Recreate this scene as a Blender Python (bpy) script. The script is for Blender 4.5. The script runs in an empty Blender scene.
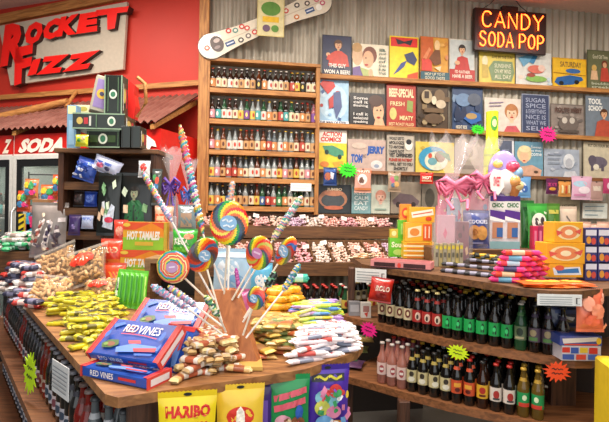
import bpy, math, random
from mathutils import Vector, Matrix, Euler
from mathutils.geometry import tessellate_polygon
random.seed(7)
PI = math.pi
COL = bpy.context.scene.collection
# ------------------------------------------------------------------ camera model (used to size and seat things)
F, CX, CY, CAMZ, ROLL = 470.0, 304.5, 211.0, 1.55, math.radians(0.9)
def ray(px, py):
    dx, dy = px - CX, py - CY
    a = dx * math.cos(ROLL) + dy * math.sin(ROLL)
    b = -dx * math.sin(ROLL) + dy * math.cos(ROLL)
    return a / F, -b / F
def G(px, py, z):
    a, b = ray(px, py); Y = (z - CAMZ) / b
    return Vector((a * Y, Y, z))
def V(px, py, Y):
    a, b = ray(px, py)
    return Vector((a * Y, Y, CAMZ + b * Y))
class Frame:
    """vertical wall plane through (x,y) turned by th about Z; n points into the room"""
    def __init__(s, x, y, th):
        s.o = Vector((x, y, 0)); s.th = th
        s.u = Vector((math.cos(th), math.sin(th), 0)); s.n = Vector((math.sin(th), -math.cos(th), 0))
    def hit(s, px, py, off=0.0):
        a, b = ray(px, py); d = Vector((a, 1, b)); c = Vector((0, 0, CAMZ)); o = s.o + s.n * off
        t = (o - c).dot(s.n) / d.dot(s.n)
        return c + d * t
    def uz(s, px, py, off=0.0):
        p = s.hit(px, py, off); return (p - s.o).dot(s.u), p.z
    def pt(s, u, z, off=0.0):
        p = s.o + s.u * u + s.n * off; p.z = z; return p
# ------------------------------------------------------------------ materials
MC = {}
def lin(h):
    h = h.lstrip('#'); r = []
    for i in (0, 2, 4):
        c = int(h[i:i+2], 16) / 255
        r.append(c / 12.92 if c <= .04045 else ((c + .055) / 1.055) ** 2.4)
    return r + [1]
def M(h, rough=.45, metal=0, emit=0, trans=0, alpha=1, var=.12, scale=30, coat=0, spec=.5):
    k = (h, rough, metal, emit, trans, alpha, var, scale, coat, spec)
    if k in MC: return MC[k]
    m = bpy.data.materials.new('paint_' + h.lstrip('#')); m.use_nodes = True
    nt = m.node_tree; b = nt.nodes['Principled BSDF']; c = lin(h)
    b.inputs['Roughness'].default_value = rough; b.inputs['Metallic'].default_value = metal
    b.inputs['Specular IOR Level'].default_value = spec
    b.inputs['Transmission Weight'].default_value = trans; b.inputs['Alpha'].default_value = alpha
    b.inputs['Coat Weight'].default_value = coat
    b.inputs['Base Color'].default_value = c
    if emit:
        b.inputs['Emission Color'].default_value = c; b.inputs['Emission Strength'].default_value = emit
    elif var:
        tc = nt.nodes.new('ShaderNodeTexCoord'); n = nt.nodes.new('ShaderNodeTexNoise'); n.inputs['Scale'].default_value = scale
        n.inputs['Detail'].default_value = 2
        r = nt.nodes.new('ShaderNodeMapRange'); r.inputs['To Min'].default_value = 1 - var; r.inputs['To Max'].default_value = 1 + var
        mx = nt.nodes.new('ShaderNodeVectorMath'); mx.operation = 'SCALE'; mx.inputs[0].default_value = c[:3]
        nt.links.new(tc.outputs['Object'], n.inputs['Vector']); nt.links.new(n.outputs['Fac'], r.inputs['Value'])
        nt.links.new(r.outputs['Result'], mx.inputs['Scale']); nt.links.new(mx.outputs['Vector'], b.inputs['Base Color'])
    MC[k] = m; return m
def wood(h, h2, scale=(1.2, 14, 14), rough=.55, key=None):
    k = ('wood', h, h2, scale, rough)
    if k in MC: return MC[k]
    m = bpy.data.materials.new('wood_' + h.lstrip('#')); m.use_nodes = True
    nt = m.node_tree; b = nt.nodes['Principled BSDF']; b.inputs['Roughness'].default_value = rough
    tc = nt.nodes.new('ShaderNodeTexCoord'); mp = nt.nodes.new('ShaderNodeMapping'); mp.inputs['Scale'].default_value = scale
    n = nt.nodes.new('ShaderNodeTexNoise'); n.inputs['Scale'].default_value = 4; n.inputs['Detail'].default_value = 6; n.inputs['Distortion'].default_value = .8
    cr = nt.nodes.new('ShaderNodeValToRGB'); cr.color_ramp.elements[0].color = lin(h2); cr.color_ramp.elements[1].color = lin(h)
    cr.color_ramp.elements[0].position = .35; cr.color_ramp.elements[1].position = .62
    bp = nt.nodes.new('ShaderNodeBump'); bp.inputs['Strength'].default_value = .15; bp.inputs['Distance'].default_value = .01
    L = nt.links.new
    L(tc.outputs['Object'], mp.inputs['Vector']); L(mp.outputs['Vector'], n.inputs['Vector']); L(n.outputs['Fac'], cr.inputs['Fac'])
    L(cr.outputs['Color'], b.inputs['Base Color']); L(n.outputs['Fac'], bp.inputs['Height']); L(bp.outputs['Normal'], b.inputs['Normal'])
    MC[k] = m; return m
def sheet_metal(h, h2, rough=.5, metal=.35):
    m = bpy.data.materials.new('corrugated_' + h.lstrip('#')); m.use_nodes = True
    nt = m.node_tree; b = nt.nodes['Principled BSDF']; b.inputs['Roughness'].default_value = rough; b.inputs['Metallic'].default_value = metal
    tc = nt.nodes.new('ShaderNodeTexCoord'); mp = nt.nodes.new('ShaderNodeMapping'); mp.inputs['Scale'].default_value = (3, 3, .5)
    n = nt.nodes.new('ShaderNodeTexNoise'); n.inputs['Scale'].default_value = 3; n.inputs['Detail'].default_value = 8
    cr = nt.nodes.new('ShaderNodeValToRGB'); cr.color_ramp.elements[0].color = lin(h2); cr.color_ramp.elements[1].color = lin(h)
    cr.color_ramp.elements[0].position = .35; cr.color_ramp.elements[1].position = .65
    L = nt.links.new
    L(tc.outputs['Object'], mp.inputs['Vector']); L(mp.outputs['Vector'], n.inputs['Vector']); L(n.outputs['Fac'], cr.inputs['Fac'])
    L(cr.outputs['Color'], b.inputs['Base Color'])
    return m
OAK = wood('#c48a4c', '#9a6431'); OAKV = wood('#bd8446', '#935d2d', (14, 14, 1.2))
DARK = wood('#75502f', '#50341e'); DARKV = wood('#5d3b28', '#3c2418', (14, 14, 1.2))
TABLE = wood('#a87648', '#7c5230', (2, 9, 9), .45); RUST = wood('#94603a', '#6a4226')
# ------------------------------------------------------------------ mesh builder
_txt = {}
def text_mesh(s, bold):
    k = (s, bold)
    if k not in _txt:
        c = bpy.data.curves.new('t', 'FONT'); c.body = s; c.offset = bold; c.resolution_u = 2; c.fill_mode = 'FRONT'; c.space_line = .85
        c.align_x = 'CENTER'
        o = bpy.data.objects.new('t', c); COL.objects.link(o)
        dg = bpy.context.evaluated_depsgraph_get(); me = bpy.data.meshes.new_from_object(o.evaluated_get(dg))
        vs = [v.co.copy() for v in me.vertices]; fs = [tuple(p.vertices) for p in me.polygons]
        x0 = min(v.x for v in vs); x1 = max(v.x for v in vs); y0 = min(v.y for v in vs); y1 = max(v.y for v in vs)
        _txt[k] = ([((v.x - x0) / (x1 - x0), (v.y - y0) / (y1 - y0)) for v in vs], fs)
        bpy.data.objects.remove(o); bpy.data.meshes.remove(me); bpy.data.curves.remove(c)
    return _txt[k]
class MB:
    def __init__(s): s.v = []; s.f = []; s.m = []; s.sm = []; s.mats = []; s.X = None
    def mi(s, m):
        if isinstance(m, str): m = M(m)
        if m not in s.mats: s.mats.append(m)
        return s.mats.index(m)
    def add(s, vs, fs, m, smooth=False):
        b = len(s.v)
        s.v += [(s.X @ Vector(v)) if s.X else Vector(v) for v in vs]
        ms = [s.mi(x) for x in m] if isinstance(m, list) else [s.mi(m)] * len(fs)
        for f, k in zip(fs, ms): s.f.append([b + i for i in f]); s.m.append(k); s.sm.append(smooth)
        return s
    def box(s, x0, y0, z0, x1, y1, z1, m, bev=0):
        if bev:
            b = bev; vs = []; 
            for z in (z0, z0 + b, z1 - b, z1):
                i = b if z in (z0, z1) else 0
                for (x, y) in ((x0+b, y0+i), (x1-b, y0+i), (x1-i, y0+b), (x1-i, y1-b), (x1-b, y1-i), (x0+b, y1-i), (x0+i, y1-b), (x0+i, y0+b)): vs.append((x, y, z))
            fs = [list(range(7, -1, -1)), list(range(24, 32))]
            for r in range(3):
                for k in range(8): fs.append([r*8+k, r*8+(k+1) % 8, r*8+8+(k+1) % 8, r*8+8+k])
            return s.add(vs, fs, m)
        vs = [(x, y, z) for z in (z0, z1) for (x, y) in ((x0, y0), (x1, y0), (x1, y1), (x0, y1))]
        return s.add(vs, [(3, 2, 1, 0), (4, 5, 6, 7), (0, 1, 5, 4), (1, 2, 6, 5), (2, 3, 7, 6), (3, 0, 4, 7)], m)
    def lathe(s, prof, n, m, cx=0, cy=0):
        vs = []
        for r, z in prof:
            for k in range(n): vs.append((cx + r * math.cos(2*PI*k/n), cy + r * math.sin(2*PI*k/n), z))
        fs = []; ms = []
        for i in range(len(prof) - 1):
            for k in range(n):
                fs.append((i*n+k, i*n+(k+1) % n, (i+1)*n+(k+1) % n, (i+1)*n+k)); ms.append(m[i] if isinstance(m, list) else m)
        s.add(vs, fs, ms, True)
        s.add([vs[k] for k in range(n)], [list(range(n-1, -1, -1))], ms[0]); s.add([vs[(len(prof)-1)*n+k] for k in range(n)], [list(range(n))], ms[-1])
        return s
    def tube(s, pts, r, n, m, r1=None):
        pts = [Vector(p) for p in pts]; vs = []; N = len(pts)
        up = Vector((0, 0, 1))
        for i, p in enumerate(pts):
            d = (pts[min(i+1, N-1)] - pts[max(i-1, 0)]).normalized()
            a = d.cross(up if abs(d.z) < .9 else Vector((1, 0, 0))).normalized(); b = d.cross(a)
            rr = r + ((r1 - r) * i / (N - 1) if r1 is not None else 0)
            for k in range(n): vs.append(p + a * (rr * math.cos(2*PI*k/n)) + b * (rr * math.sin(2*PI*k/n)))
        fs = [(i*n+k, i*n+(k+1) % n, (i+1)*n+(k+1) % n, (i+1)*n+k) for i in range(N-1) for k in range(n)]
        s.add(vs, fs, m, True); s.add([vs[k] for k in range(n)], [list(range(n-1, -1, -1))], m); s.add([vs[(N-1)*n+k] for k in range(n)], [list(range(n))], m)
        return s
    def prism(s, pts, y0, y1, m):          # polygon in x,z pushed along y
        n = len(pts); vs = [(x, y0, z) for x, z in pts] + [(x, y1, z) for x, z in pts]
        t = tessellate_polygon([[Vector((x, z, 0)) for x, z in pts]])
        fs = [tuple(a) for a in t] + [(a[2]+n, a[1]+n, a[0]+n) for a in t] + [(k, (k+1) % n, n+(k+1) % n, n+k) for k in range(n)]
        return s.add(vs, fs, m)
    def slab(s, pts, z0, z1, m):           # polygon in x,y pushed along z
        n = len(pts); vs = [(p[0], p[1], z0) for p in pts] + [(p[0], p[1], z1) for p in pts]
        t = tessellate_polygon([[Vector((p[0], p[1], 0)) for p in pts]])
        fs = [tuple(a) for a in t] + [(a[2]+n, a[1]+n, a[0]+n) for a in t] + [(k, (k+1) % n, n+(k+1) % n, n+k) for k in range(n)]
        return s.add(vs, fs, m)
    def art(s, f, elems, eps=.0009):
        """printed shapes laid on a surface; f(u,v,lift) -> point, u right 0..1, v down 0..1"""
        for i, e in enumerate(elems):
            k = e[0]; h = eps * (i + 1) if not hasattr(s, 'flat') else .0006 * (i + 1); c = e[-1]
            if k == 'r':
                u0, v0, u1, v1 = e[1:5]; nu = max(1, int(abs(u1-u0) * 7)) ; nv = max(1, int(abs(v1-v0) * 7))
                vs = [f(u0+(u1-u0)*a/nu, v0+(v1-v0)*b/nv, h) for b in range(nv+1) for a in range(nu+1)]
                s.add(vs, [(b*(nu+1)+a, (b+1)*(nu+1)+a, (b+1)*(nu+1)+a+1, b*(nu+1)+a+1) for b in range(nv) for a in range(nu)], c, True)
            elif k == 'e':
                cu, cv, ru, rv = e[1:5]; n = 18; vs = [f(cu, cv, h)]
                for q in (.5, 1):
                    for a in range(n): vs.append(f(cu + ru*q*math.cos(2*PI*a/n), cv + rv*q*math.sin(2*PI*a/n), h))
                fs = [(0, 1+(a+1) % n, 1+a) for a in range(n)] + [(1+a, 1+(a+1) % n, 1+n+(a+1) % n, 1+n+a) for a in range(n)]
                s.add(vs, fs, c, True)
            elif k == 'p':
                pts = e[1]; t = tessellate_polygon([[Vector((a, -b, 0)) for a, b in pts]])
                P = [(a, b) for a, b in pts]; T = [tuple(x) for x in t]
                if getattr(s, 'curved', 0):
                    for _ in range(3):
                        N = []; mid = {}
                        def mp_(i_, j_):
                            q_ = (min(i_, j_), max(i_, j_))
                            if q_ not in mid: P.append(((P[i_][0]+P[j_][0])/2, (P[i_][1]+P[j_][1])/2)); mid[q_] = len(P)-1
                            return mid[q_]
                        if max(abs(P[x][0]-P[y][0]) + abs(P[x][1]-P[y][1]) for x, y, _z in T) < .12: break
                        for x, y, z_ in T: a1, b1, c1 = mp_(x, y), mp_(y, z_), mp_(z_, x); N += [(x, a1, c1), (a1, y, b1), (c1, b1, z_), (a1, b1, c1)]
                        T = N
                s.add([f(a, b, h) for a, b in P], T, c)
            elif k == 'l':                                       # line with width
                pts, w = e[1], e[2]
                if getattr(s, 'curved', 0):
                    q = [pts[0]]
                    for (a, b), (a2, b2) in zip(pts, pts[1:]):
                        k_ = max(1, int((abs(a2-a)+abs(b2-b))/.08)); q += [(a+(a2-a)*i_/k_, b+(b2-b)*i_/k_) for i_ in range(1, k_+1)]
                    pts = q
                for (a, b), (a2, b2) in zip(pts, pts[1:]):
                    d = Vector((a2-a, b2-b)); 
                    if d.length == 0: continue
                    nn = Vector((-d.y, d.x)).normalized() * w / 2
                    s.add([f(a+nn.x, b+nn.y, h), f(a2+nn.x, b2+nn.y, h), f(a2-nn.x, b2-nn.y, h), f(a-nn.x, b-nn.y, h)], [(0, 1, 2, 3)], c)
            elif k == 't':
                st, u0, v0, u1, v1 = e[1:6]; bold = e[6] if len(e) > 7 else .02; sh = e[7] if len(e) > 8 else 0
                vs, fs = text_mesh(st, bold)
                s.add([f(u0 + (u1-u0)*x + sh*y*(v1-v0), v1 + (v0-v1)*y + (0 if len(e) < 10 else e[8]*x), h) for x, y in vs], fs, c)
        return s
    def build(s, name, parent=None, loc=None, rot=None):
        me = bpy.data.meshes.new(name); me.from_pydata([tuple(v) for v in s.v], [], s.f)
        for m in s.mats: me.materials.append(m)
        me.polygons.foreach_set('material_index', s.m); me.polygons.foreach_set('use_smooth', s.sm); me.update()
        o = bpy.data.objects.new(name, me); COL.objects.link(o)
        if parent: o.parent = parent
        if loc is not None: o.location = loc
        if rot is not None: o.rotation_euler = rot
        return o
def tag(o, label=None, cat=None, group=None, kind=None):
    if label: o['label'] = label
    if cat: o['category'] = cat
    if group: o['group'] = group
    if kind: o['kind'] = kind
    return o
def empty(name, loc, label, cat, group=None, rot=(0, 0, 0)):
    o = bpy.data.objects.new(name, None); COL.objects.link(o); o.location = loc; o.rotation_euler = rot; o.empty_display_size = .05
    return tag(o, label, cat, group)
def struct(o): o['kind'] = 'structure'; return o
KIDS = {}
def dup(o, loc, rot, label, group=None, scale=None):
    if o.name not in KIDS: KIDS[o.name] = [(c, list(c.children)) for c in o.children]
    r = o.copy(); COL.objects.link(r); r.location = loc; r.rotation_euler = rot
    if scale: r.scale = scale
    if label: r['label'] = label
    if group: r['group'] = group
    for c, gs in KIDS[o.name]:
        d = c.copy(); COL.objects.link(d); d.parent = r
        for g in gs: e = g.copy(); COL.objects.link(e); e.parent = d
    return r
USED = {}
class Proto:
    """first use moves the original, later uses copy it"""
    def __init__(s, o): s.o = o; s.first = True
    def put(s, loc, rot, label, group=None, scale=None):
        if s.first:
            s.first = False; s.o.location = loc; s.o.rotation_euler = rot; s.o['label'] = label
            if scale: s.o.scale = scale
            if group: s.o['group'] = group
            return s.o
        return dup(s.o, loc, rot, label, group, scale)
ORD = 'first second third fourth fifth sixth seventh eighth ninth tenth eleventh twelfth thirteenth fourteenth fifteenth sixteenth seventeenth eighteenth nineteenth twentieth'.split()
ORD += ['twenty-' + w for w in ORD[:9]] + ['thirtieth'] + ['thirty-' + w for w in ORD[:9]]
# ------------------------------------------------------------------ shape helpers
def flatf(W, H, y=0.0):
    return lambda u, v, h: (-W/2 + u*W, y - h, H*(1-v))
def card(name, W, H, T, base, elems, label, cat, loc, rot, group=None, edge=None):
    mb = MB(); mb.box(-W/2, 0, 0, W/2, T, H, base)
    if edge:
        e = min(W, H) * .03
        mb.art(flatf(W, H), [('r', 0, 0, 1, e/H, edge), ('r', 0, 1-e/H, 1, 1, edge), ('r', 0, 0, e/W, 1, edge), ('r', 1-e/W, 0, 1, 1, edge)], .0003)
    mb.art(flatf(W, H, -.0015 if edge else 0), elems)
    return tag(mb.build(name, None, loc, rot), label, cat, group)
def pillowf(W, H, D, wr, side=-1):
    def f(u, v, h):
        q = (max(0, math.sin(PI*min(1, max(0, u)))) ** .45) * (max(0, math.sin(PI*min(1, max(0, v)))) ** .45)
        w = .07 * D * math.sin(23*u + wr) * math.sin(17*v + 2*wr) + .05 * D * math.sin(41*u - 31*v + wr)
        x = -W/2 + u*W; x *= 1 - .06 * math.sin(PI*v)
        return (x, side * (q * (D/2 + w) + h), H*(1-v))
    return f
def pillow(W, H, D, base, elems, seal=None, wr=0., hole=False, back=None, n=12):
    mb = MB(); mb.curved = 1; f = pillowf(W, H, D, wr); g = pillowf(W, H, D, wr + 1, 1)
    for fn, fl, mm in ((f, 0, base), (g, 1, back or base)):
        vs = [fn(a/n, b/n, 0) for b in range(n+1) for a in range(n+1)]
        fs = [(b*(n+1)+a, (b+1)*(n+1)+a, (b+1)*(n+1)+a+1, b*(n+1)+a+1) for b in range(n) for a in range(n)]
        mb.add(vs, [x[::-1] for x in fs] if fl else fs, mm, True)
    sl = seal or base; sh = min(.02, H * .09)
    for z0, z1 in ((0, -sh), (H, H + sh)):
        nz = 14; vs = []
        for k in range(nz*2+1): vs.append((-W/2 + W*k/(nz*2), 0, z0))
        for k in range(nz*2+1): vs.append((-W/2 + W*k/(nz*2), 0, z1 + (.003 if k % 2 else 0) * (1 if z1 < 0 else -1)))
        q = nz*2+1; vs2 = [(x, y+.0012, z) for x, y, z in vs]
        mb.add(vs + vs2, [(k, k+1, q+k+1, q+k) for k in range(nz*2)] + [(2*q+k, 3*q+k, 3*q+k+1, 2*q+k+1) for k in range(nz*2)], sl)
    mb.art(f, elems, .0012)
    if hole: mb.add([(.012*math.cos(2*PI*k/10), -.0015, H+.008+.005*math.sin(2*PI*k/10)) for k in range(10)], [list(range(10))], '#1c1c1c')
    return mb
def carton(W, H, D, base, elems, side=None, top=None):
    mb = MB(); mb.box(-W/2, 0, 0, W/2, D, H, base, min(W, H, D)*.02)
    mb.art(flatf(W, H), elems, .0007)
    if side:
        for sx in (-1, 1): mb.art(lambda u, v, h: (sx*(W/2+h), D*(u if sx > 0 else 1-u), H*(1-v)), side, .0007)
    if top: mb.art(lambda u, v, h: (-W/2+u*W, D*(1-v), H+h), top, .0007)
    return mb
def bar(L, w, t, c, cp, ce=None, txt=None, ct='#ffffff', n=12):
    """flow-wrapped candy bar lying along x with crimped ends"""
    mb = MB(); vs = []; fs = []; ms = []; N = 12
    def sec(q):                      # q -1..1
        a = abs(q); e = 1 - .9 * max(0, (a - .84) / .16) ** .7 if a > .84 else 1
        return e
    qs = [-1, -.93, -.88, -.84, -.8, -.45, -.4, 0, .4, .45, .8, .84, .88, .93, 1]
    for q in qs:
        e = sec(q); ww = w/2 * (1 + .08 * (1-e)); tt = t/2 * e
        for k in range(N):
            a = 2*PI*k/N; ca, sa = math.cos(a), math.sin(a)
            vs.append((q*L/2 + (.002*(k % 2) if abs(q) == 1 else 0), ww*math.copysign(abs(ca)**.6, ca), t/2 + tt*math.copysign(abs(sa)**.6, sa)))
    for i in range(len(qs)-1):
        m = (qs[i]+qs[i+1])/2; mm = (ce or c) if abs(m) > .82 else (cp if abs(m) < .42 else c)
        for k in range(N): fs.append((i*N+k, i*N+(k+1) % N, (i+1)*N+(k+1) % N, (i+1)*N+k)); ms.append(mm)
    mb.add(vs, fs, ms, True)
    if txt: mb.art(lambda u, v, h: (-L*.4+u*L*.8, w*.35*(1-2*v), t+h+.0005), [('t', txt, .05, .1, .95, .9, ct)], .0008)
    return mb
def twistcandy(r, L, c, c2):
    mb = MB(); prof = [(.9*r, -L/2-r*.9), (.25*r, -L/2), (.8*r, -L*.3), (r, -L*.1), (r, L*.1), (.8*r, L*.3), (.25*r, L/2), (.9*r, L/2+r*.9)]
    mb.X = Matrix.Translation((0, 0, r)) @ Matrix.Rotation(PI/2, 4, 'Y')
    mb.lathe(prof, 8, [c2, c, c, c2, c, c, c2]); return mb
def conf(n, sd, pal, u0=.05, v0=.1, u1=.95, v1=.9, s=.06):
    R = random.Random(sd); out = []
    for i in range(n):
        x, y, c = R.uniform(u0, u1), R.uniform(v0, v1), R.choice(pal); a = R.uniform(.4, 1.1)*s; b = R.uniform(.4, 1.1)*s
        if R.random() < .5: out.append(('e', x, y, a, b*.8, c))
        else:
            t = R.uniform(-.8, .8); ca, sa = math.cos(t), math.sin(t); out.append(('p', [(x+a*i_*ca-b*j_*sa*.7, y+a*i_*sa+b*j_*ca*.7) for i_, j_ in ((-1, -1), (1, -1), (1, 1), (-1, 1))], c))
    return out
def starburst(name, W, H, c, label, loc, rot, n=15, scribble='#1d1d1d', lines=2):
    mb = MB(); pts = []
    for k in range(2*n):
        a = 2*PI*k/(2*n); r = (1 if k % 2 == 0 else .66) * (1 + .09*math.sin(k*2.3))
        pts.append((W/2*r*math.cos(a), H/2*r*math.sin(a)))
    mb.prism(pts, 0, .003, M(c, .5))
    f = lambda u, v, h: (-W/2+u*W, -h, H/2 - v*H)
    el = []
    for i in range(lines):
        v = .38 + .2*i
        el.append(('l', [(.3, v), (.38, v-.05), (.42, v+.04), (.5, v-.04), (.56, v+.03), (.63, v-.03), (.7, v+.02)], .035, scribble))
    mb.art(f, el)
    return tag(mb.build(name, None, loc, rot), label, 'price sign')
REST = []
# ================================================================== THE ROOM
WALL = Frame(.155, 4.7, math.radians(9)); WT = WALL.th
uc, _ = WALL.uz(203, 100)
cor = WALL.pt(uc, 0)
RED = Frame(cor.x, cor.y, math.radians(-18)); RT = RED.th
ZC = 3.78
mb = MB(); CM = sheet_metal('#bdb5a4', '#9b9382', .5, .15)
um = uc; N = 700; uE = 4.3; pts = []
for i in range(N+1):
    u = um + (uE-um)*i/N; pts.append((u, .011*math.sin(2*PI*u/.078)))
vs = [WALL.pt(u, z, o) for z in (0, ZC) for u, o in pts]
mb.add(vs, [(i, i+1, N+1+i+1, N+1+i) for i in range(N)], CM, True)
struct(mb.build('wall_back'))
# seams and nails stay with the sheet: separate slim screws
mb = MB(); RW = M('#c23222', .55, var=.06, scale=4)
a, b = RED.pt(-4.6, 0), RED.pt(0, 0); bk = RED.n * -.12
mb.slab([(a.x, a.y), (b.x, b.y), (b.x+bk.x, b.y+bk.y), (a.x+bk.x, a.y+bk.y)], 0, ZC, RW)
struct(mb.build('wall_left'))
mb = MB(); mb.slab([(-6, -1.5), (6, -1.5), (6, 7), (-6, 7)], ZC, ZC+.1, M('#d8b7a8', .8)); struct(mb.build('ceiling'))
mb = MB(); mb.slab([(-6, -1.5), (6, -1.5), (6, 7), (-6, 7)], -.1, 0, M('#5a5650', .5, var=.25, scale=3)); struct(mb.build('floor'))
r = WALL.pt(uE, 0)
mb = MB(); mb.slab([(r.x, r.y), (r.x+.1, r.y), (4.6, -1.5), (4.5, -1.5)], 0, ZC, M('#a89e8c', .8)); struct(mb.build('wall_right'))
# red wall trims
def bar_on(fr, px0, py0, px1, py1, th, dep, off, m, name):
    p = fr.hit(px0, py0, off); q = fr.hit(px1, py1, off); L = (q - p).length
    mb = MB(); mb.box(0, 0, -th/2, L, dep, th/2, m)
    o = mb.build(name, None, p, None)
    d = (q - p).normalized(); o.rotation_euler = (0, -math.asin(d.z), math.atan2(d.y, d.x)); return o
struct(bar_on(RED, -50, 101, 203.5, 82, .05, .045, .046, OAK, 'trim_1'))
struct(bar_on(RED, -50, 29, 130, -8, .1, .045, .046, OAK, 'trim_2'))
# corner post (timber upright at the corner)
p = WALL.hit(203, 100, .17)
mb = MB(); mb.box(-.045, 0, 0, .045, .14, ZC, OAKV, .004)
struct(mb.build('trim_3', None, (p.x, p.y, 0), (0, 0, WT)))

# ---------------------------------------------------------- shop sign on the red wall
u0, zt = RED.uz(128, 4, .03); u1, zb = RED.uz(-40, 80, .03)
ul, _ = RED.uz(-30, 60, .03)
sign = empty('shop_sign', RED.pt(ul, 0, .03), 'large red ROCKET FIZZ letters on a pale slanted sign board', 'sign', rot=(0, 0, RT))
def rl(px, py, off=.03):
    u, z = RED.uz(px, py, off); return (u - ul, z)
mb = MB(); mb.prism([rl(1, 27), rl(129, 3), rl(125, 70), rl(13, 86)], -.03, 0, M('#b9ae9c', .8)); mb.build('board', sign)
RL = M('#ef1f1a', .3, var=.04); LS = M('#3a1512', .5)
def letter(ch, quad, bold=.05):
    """fit a glyph into a pixel quad (tl, tr, br, bl) as a thick letter"""
    vs, fs = text_mesh(ch, bold + .03); n = len(vs); off = .12
    def mp(x, y, o):
        tl, tr, br, bl = quad; y = 1-y
        px = (tl[0]*(1-x)+tr[0]*x)*(1-y) + (bl[0]*(1-x)+br[0]*x)*y; py = (tl[1]*(1-x)+tr[1]*x)*(1-y) + (bl[1]*(1-x)+br[1]*x)*y
        u, z = rl(px, py, .11); return (u, o, z)
    mb = MB(); mb.add([mp(x, y, -.08) for x, y in vs], fs, RL)
    ed = {}
    for f in fs:
        for a, b in zip(f, f[1:] + f[:1]):
            if (b, a) in ed: del ed[(b, a)]
            else: ed[(a, b)] = 1
    vv = []; ff = []
    for a, b in ed:
        k = len(vv); vv += [mp(*vs[a], -.08), mp(*vs[b], -.08), mp(*vs[b], -.004), mp(*vs[a], -.004)]; ff.append((k, k+3, k+2, k+1))
    mb.add(vv, ff, LS); return mb.build('letter', sign)
letter('R', ((5, 25), (29, 20), (24, 62), (0, 67)), .03)
letter('O', ((27, 23), (45, 20), (40, 43), (23, 46)), .05)
letter('C', ((46, 20), (62, 17), (56, 38), (41, 41)), .05)
letter('K', ((61, 17), (81, 13), (76, 34), (56, 37)), .04)
letter('E', ((80, 14), (98, 11), (97, 31), (76, 34)), .04)
letter('T', ((96, 10), (129, 6), (122, 27), (100, 31)), .04)
letter('F', ((15, 48), (33, 44), (30, 80), (14, 86)), .03)
letter('I', ((33, 60), (41, 58), (36, 74), (27, 76)), .05)
letter('Z', ((41, 57), (69, 54), (62, 72), (36, 75)), .05)
letter('Z', ((68, 55), (100, 50), (90, 68), (62, 72)), .05)
# ---------------------------------------------------------- red corrugated awning over the coolers
aw = empty('cooler_awning', RED.pt(0, 0, 0), 'red corrugated metal awning sloping out above the drink coolers', 'awning', rot=(0, 0, RT))
_, ztop = RED.uz(190, 95, .03); _, zlow = RED.uz(60, 126, .72)
mb = MB(); N = 420; W = 4.2; AM = sheet_metal('#96685c', '#7c4e44', .4, .3)
vs = []
for (o, z) in ((.05, ztop), (.72, zlow)):
    for i in range(N+1):
        u = -W + W*i/N; vs.append((u, -o, z + .012*math.sin(2*PI*u/.07)))
mb.add(vs, [(i, i+1, N+2+i, N+1+i) for i in range(N)], AM, True); 
mb.add([(x, y+.004, z-.006) for x, y, z in vs], [(N+1+i, N+2+i, i+1, i) for i in range(N)], AM, True); mb.build('sheet', aw)
for i in range(6):
    mb = MB(); x = -.04 - i*.75; mb.add([(x, -.04, ztop-.05), (x-.04, -.04, ztop-.05), (x-.04, -.7, zlow-.02), (x, -.7, zlow-.02), (x, -.04, ztop-.1), (x-.04, -.04, ztop-.1), (x-.04, -.7, zlow-.06), (x, -.7, zlow-.06)],
        [(0, 1, 2, 3), (7, 6, 5, 4), (0, 3, 7, 4), (1, 5, 6, 2), (0, 4, 5, 1), (3, 2, 6, 7)], OAK); mb.build('rafter', aw)
# weathered log lying on the awning
p = RED.hit(-20, 123, .40); q = RED.hit(68, 101, .22)
mb = MB(); mb.tube([(0, 0, 0), (q-p)*.5, (q-p)], .055, 10, OAK, .03); tag(mb.build('wooden_beam', None, p), 'long weathered timber beam resting along the left of the red awning', 'beam')
p = RED.hit(66, 107, .25); q = RED.hit(76, 92, .06)
mb = MB(); mb.tube([(0, 0, 0), (q-p)], .018, 8, OAK); tag(mb.build('wooden_brace', None, p), 'short diagonal timber brace between awning and red wall', 'brace')
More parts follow.
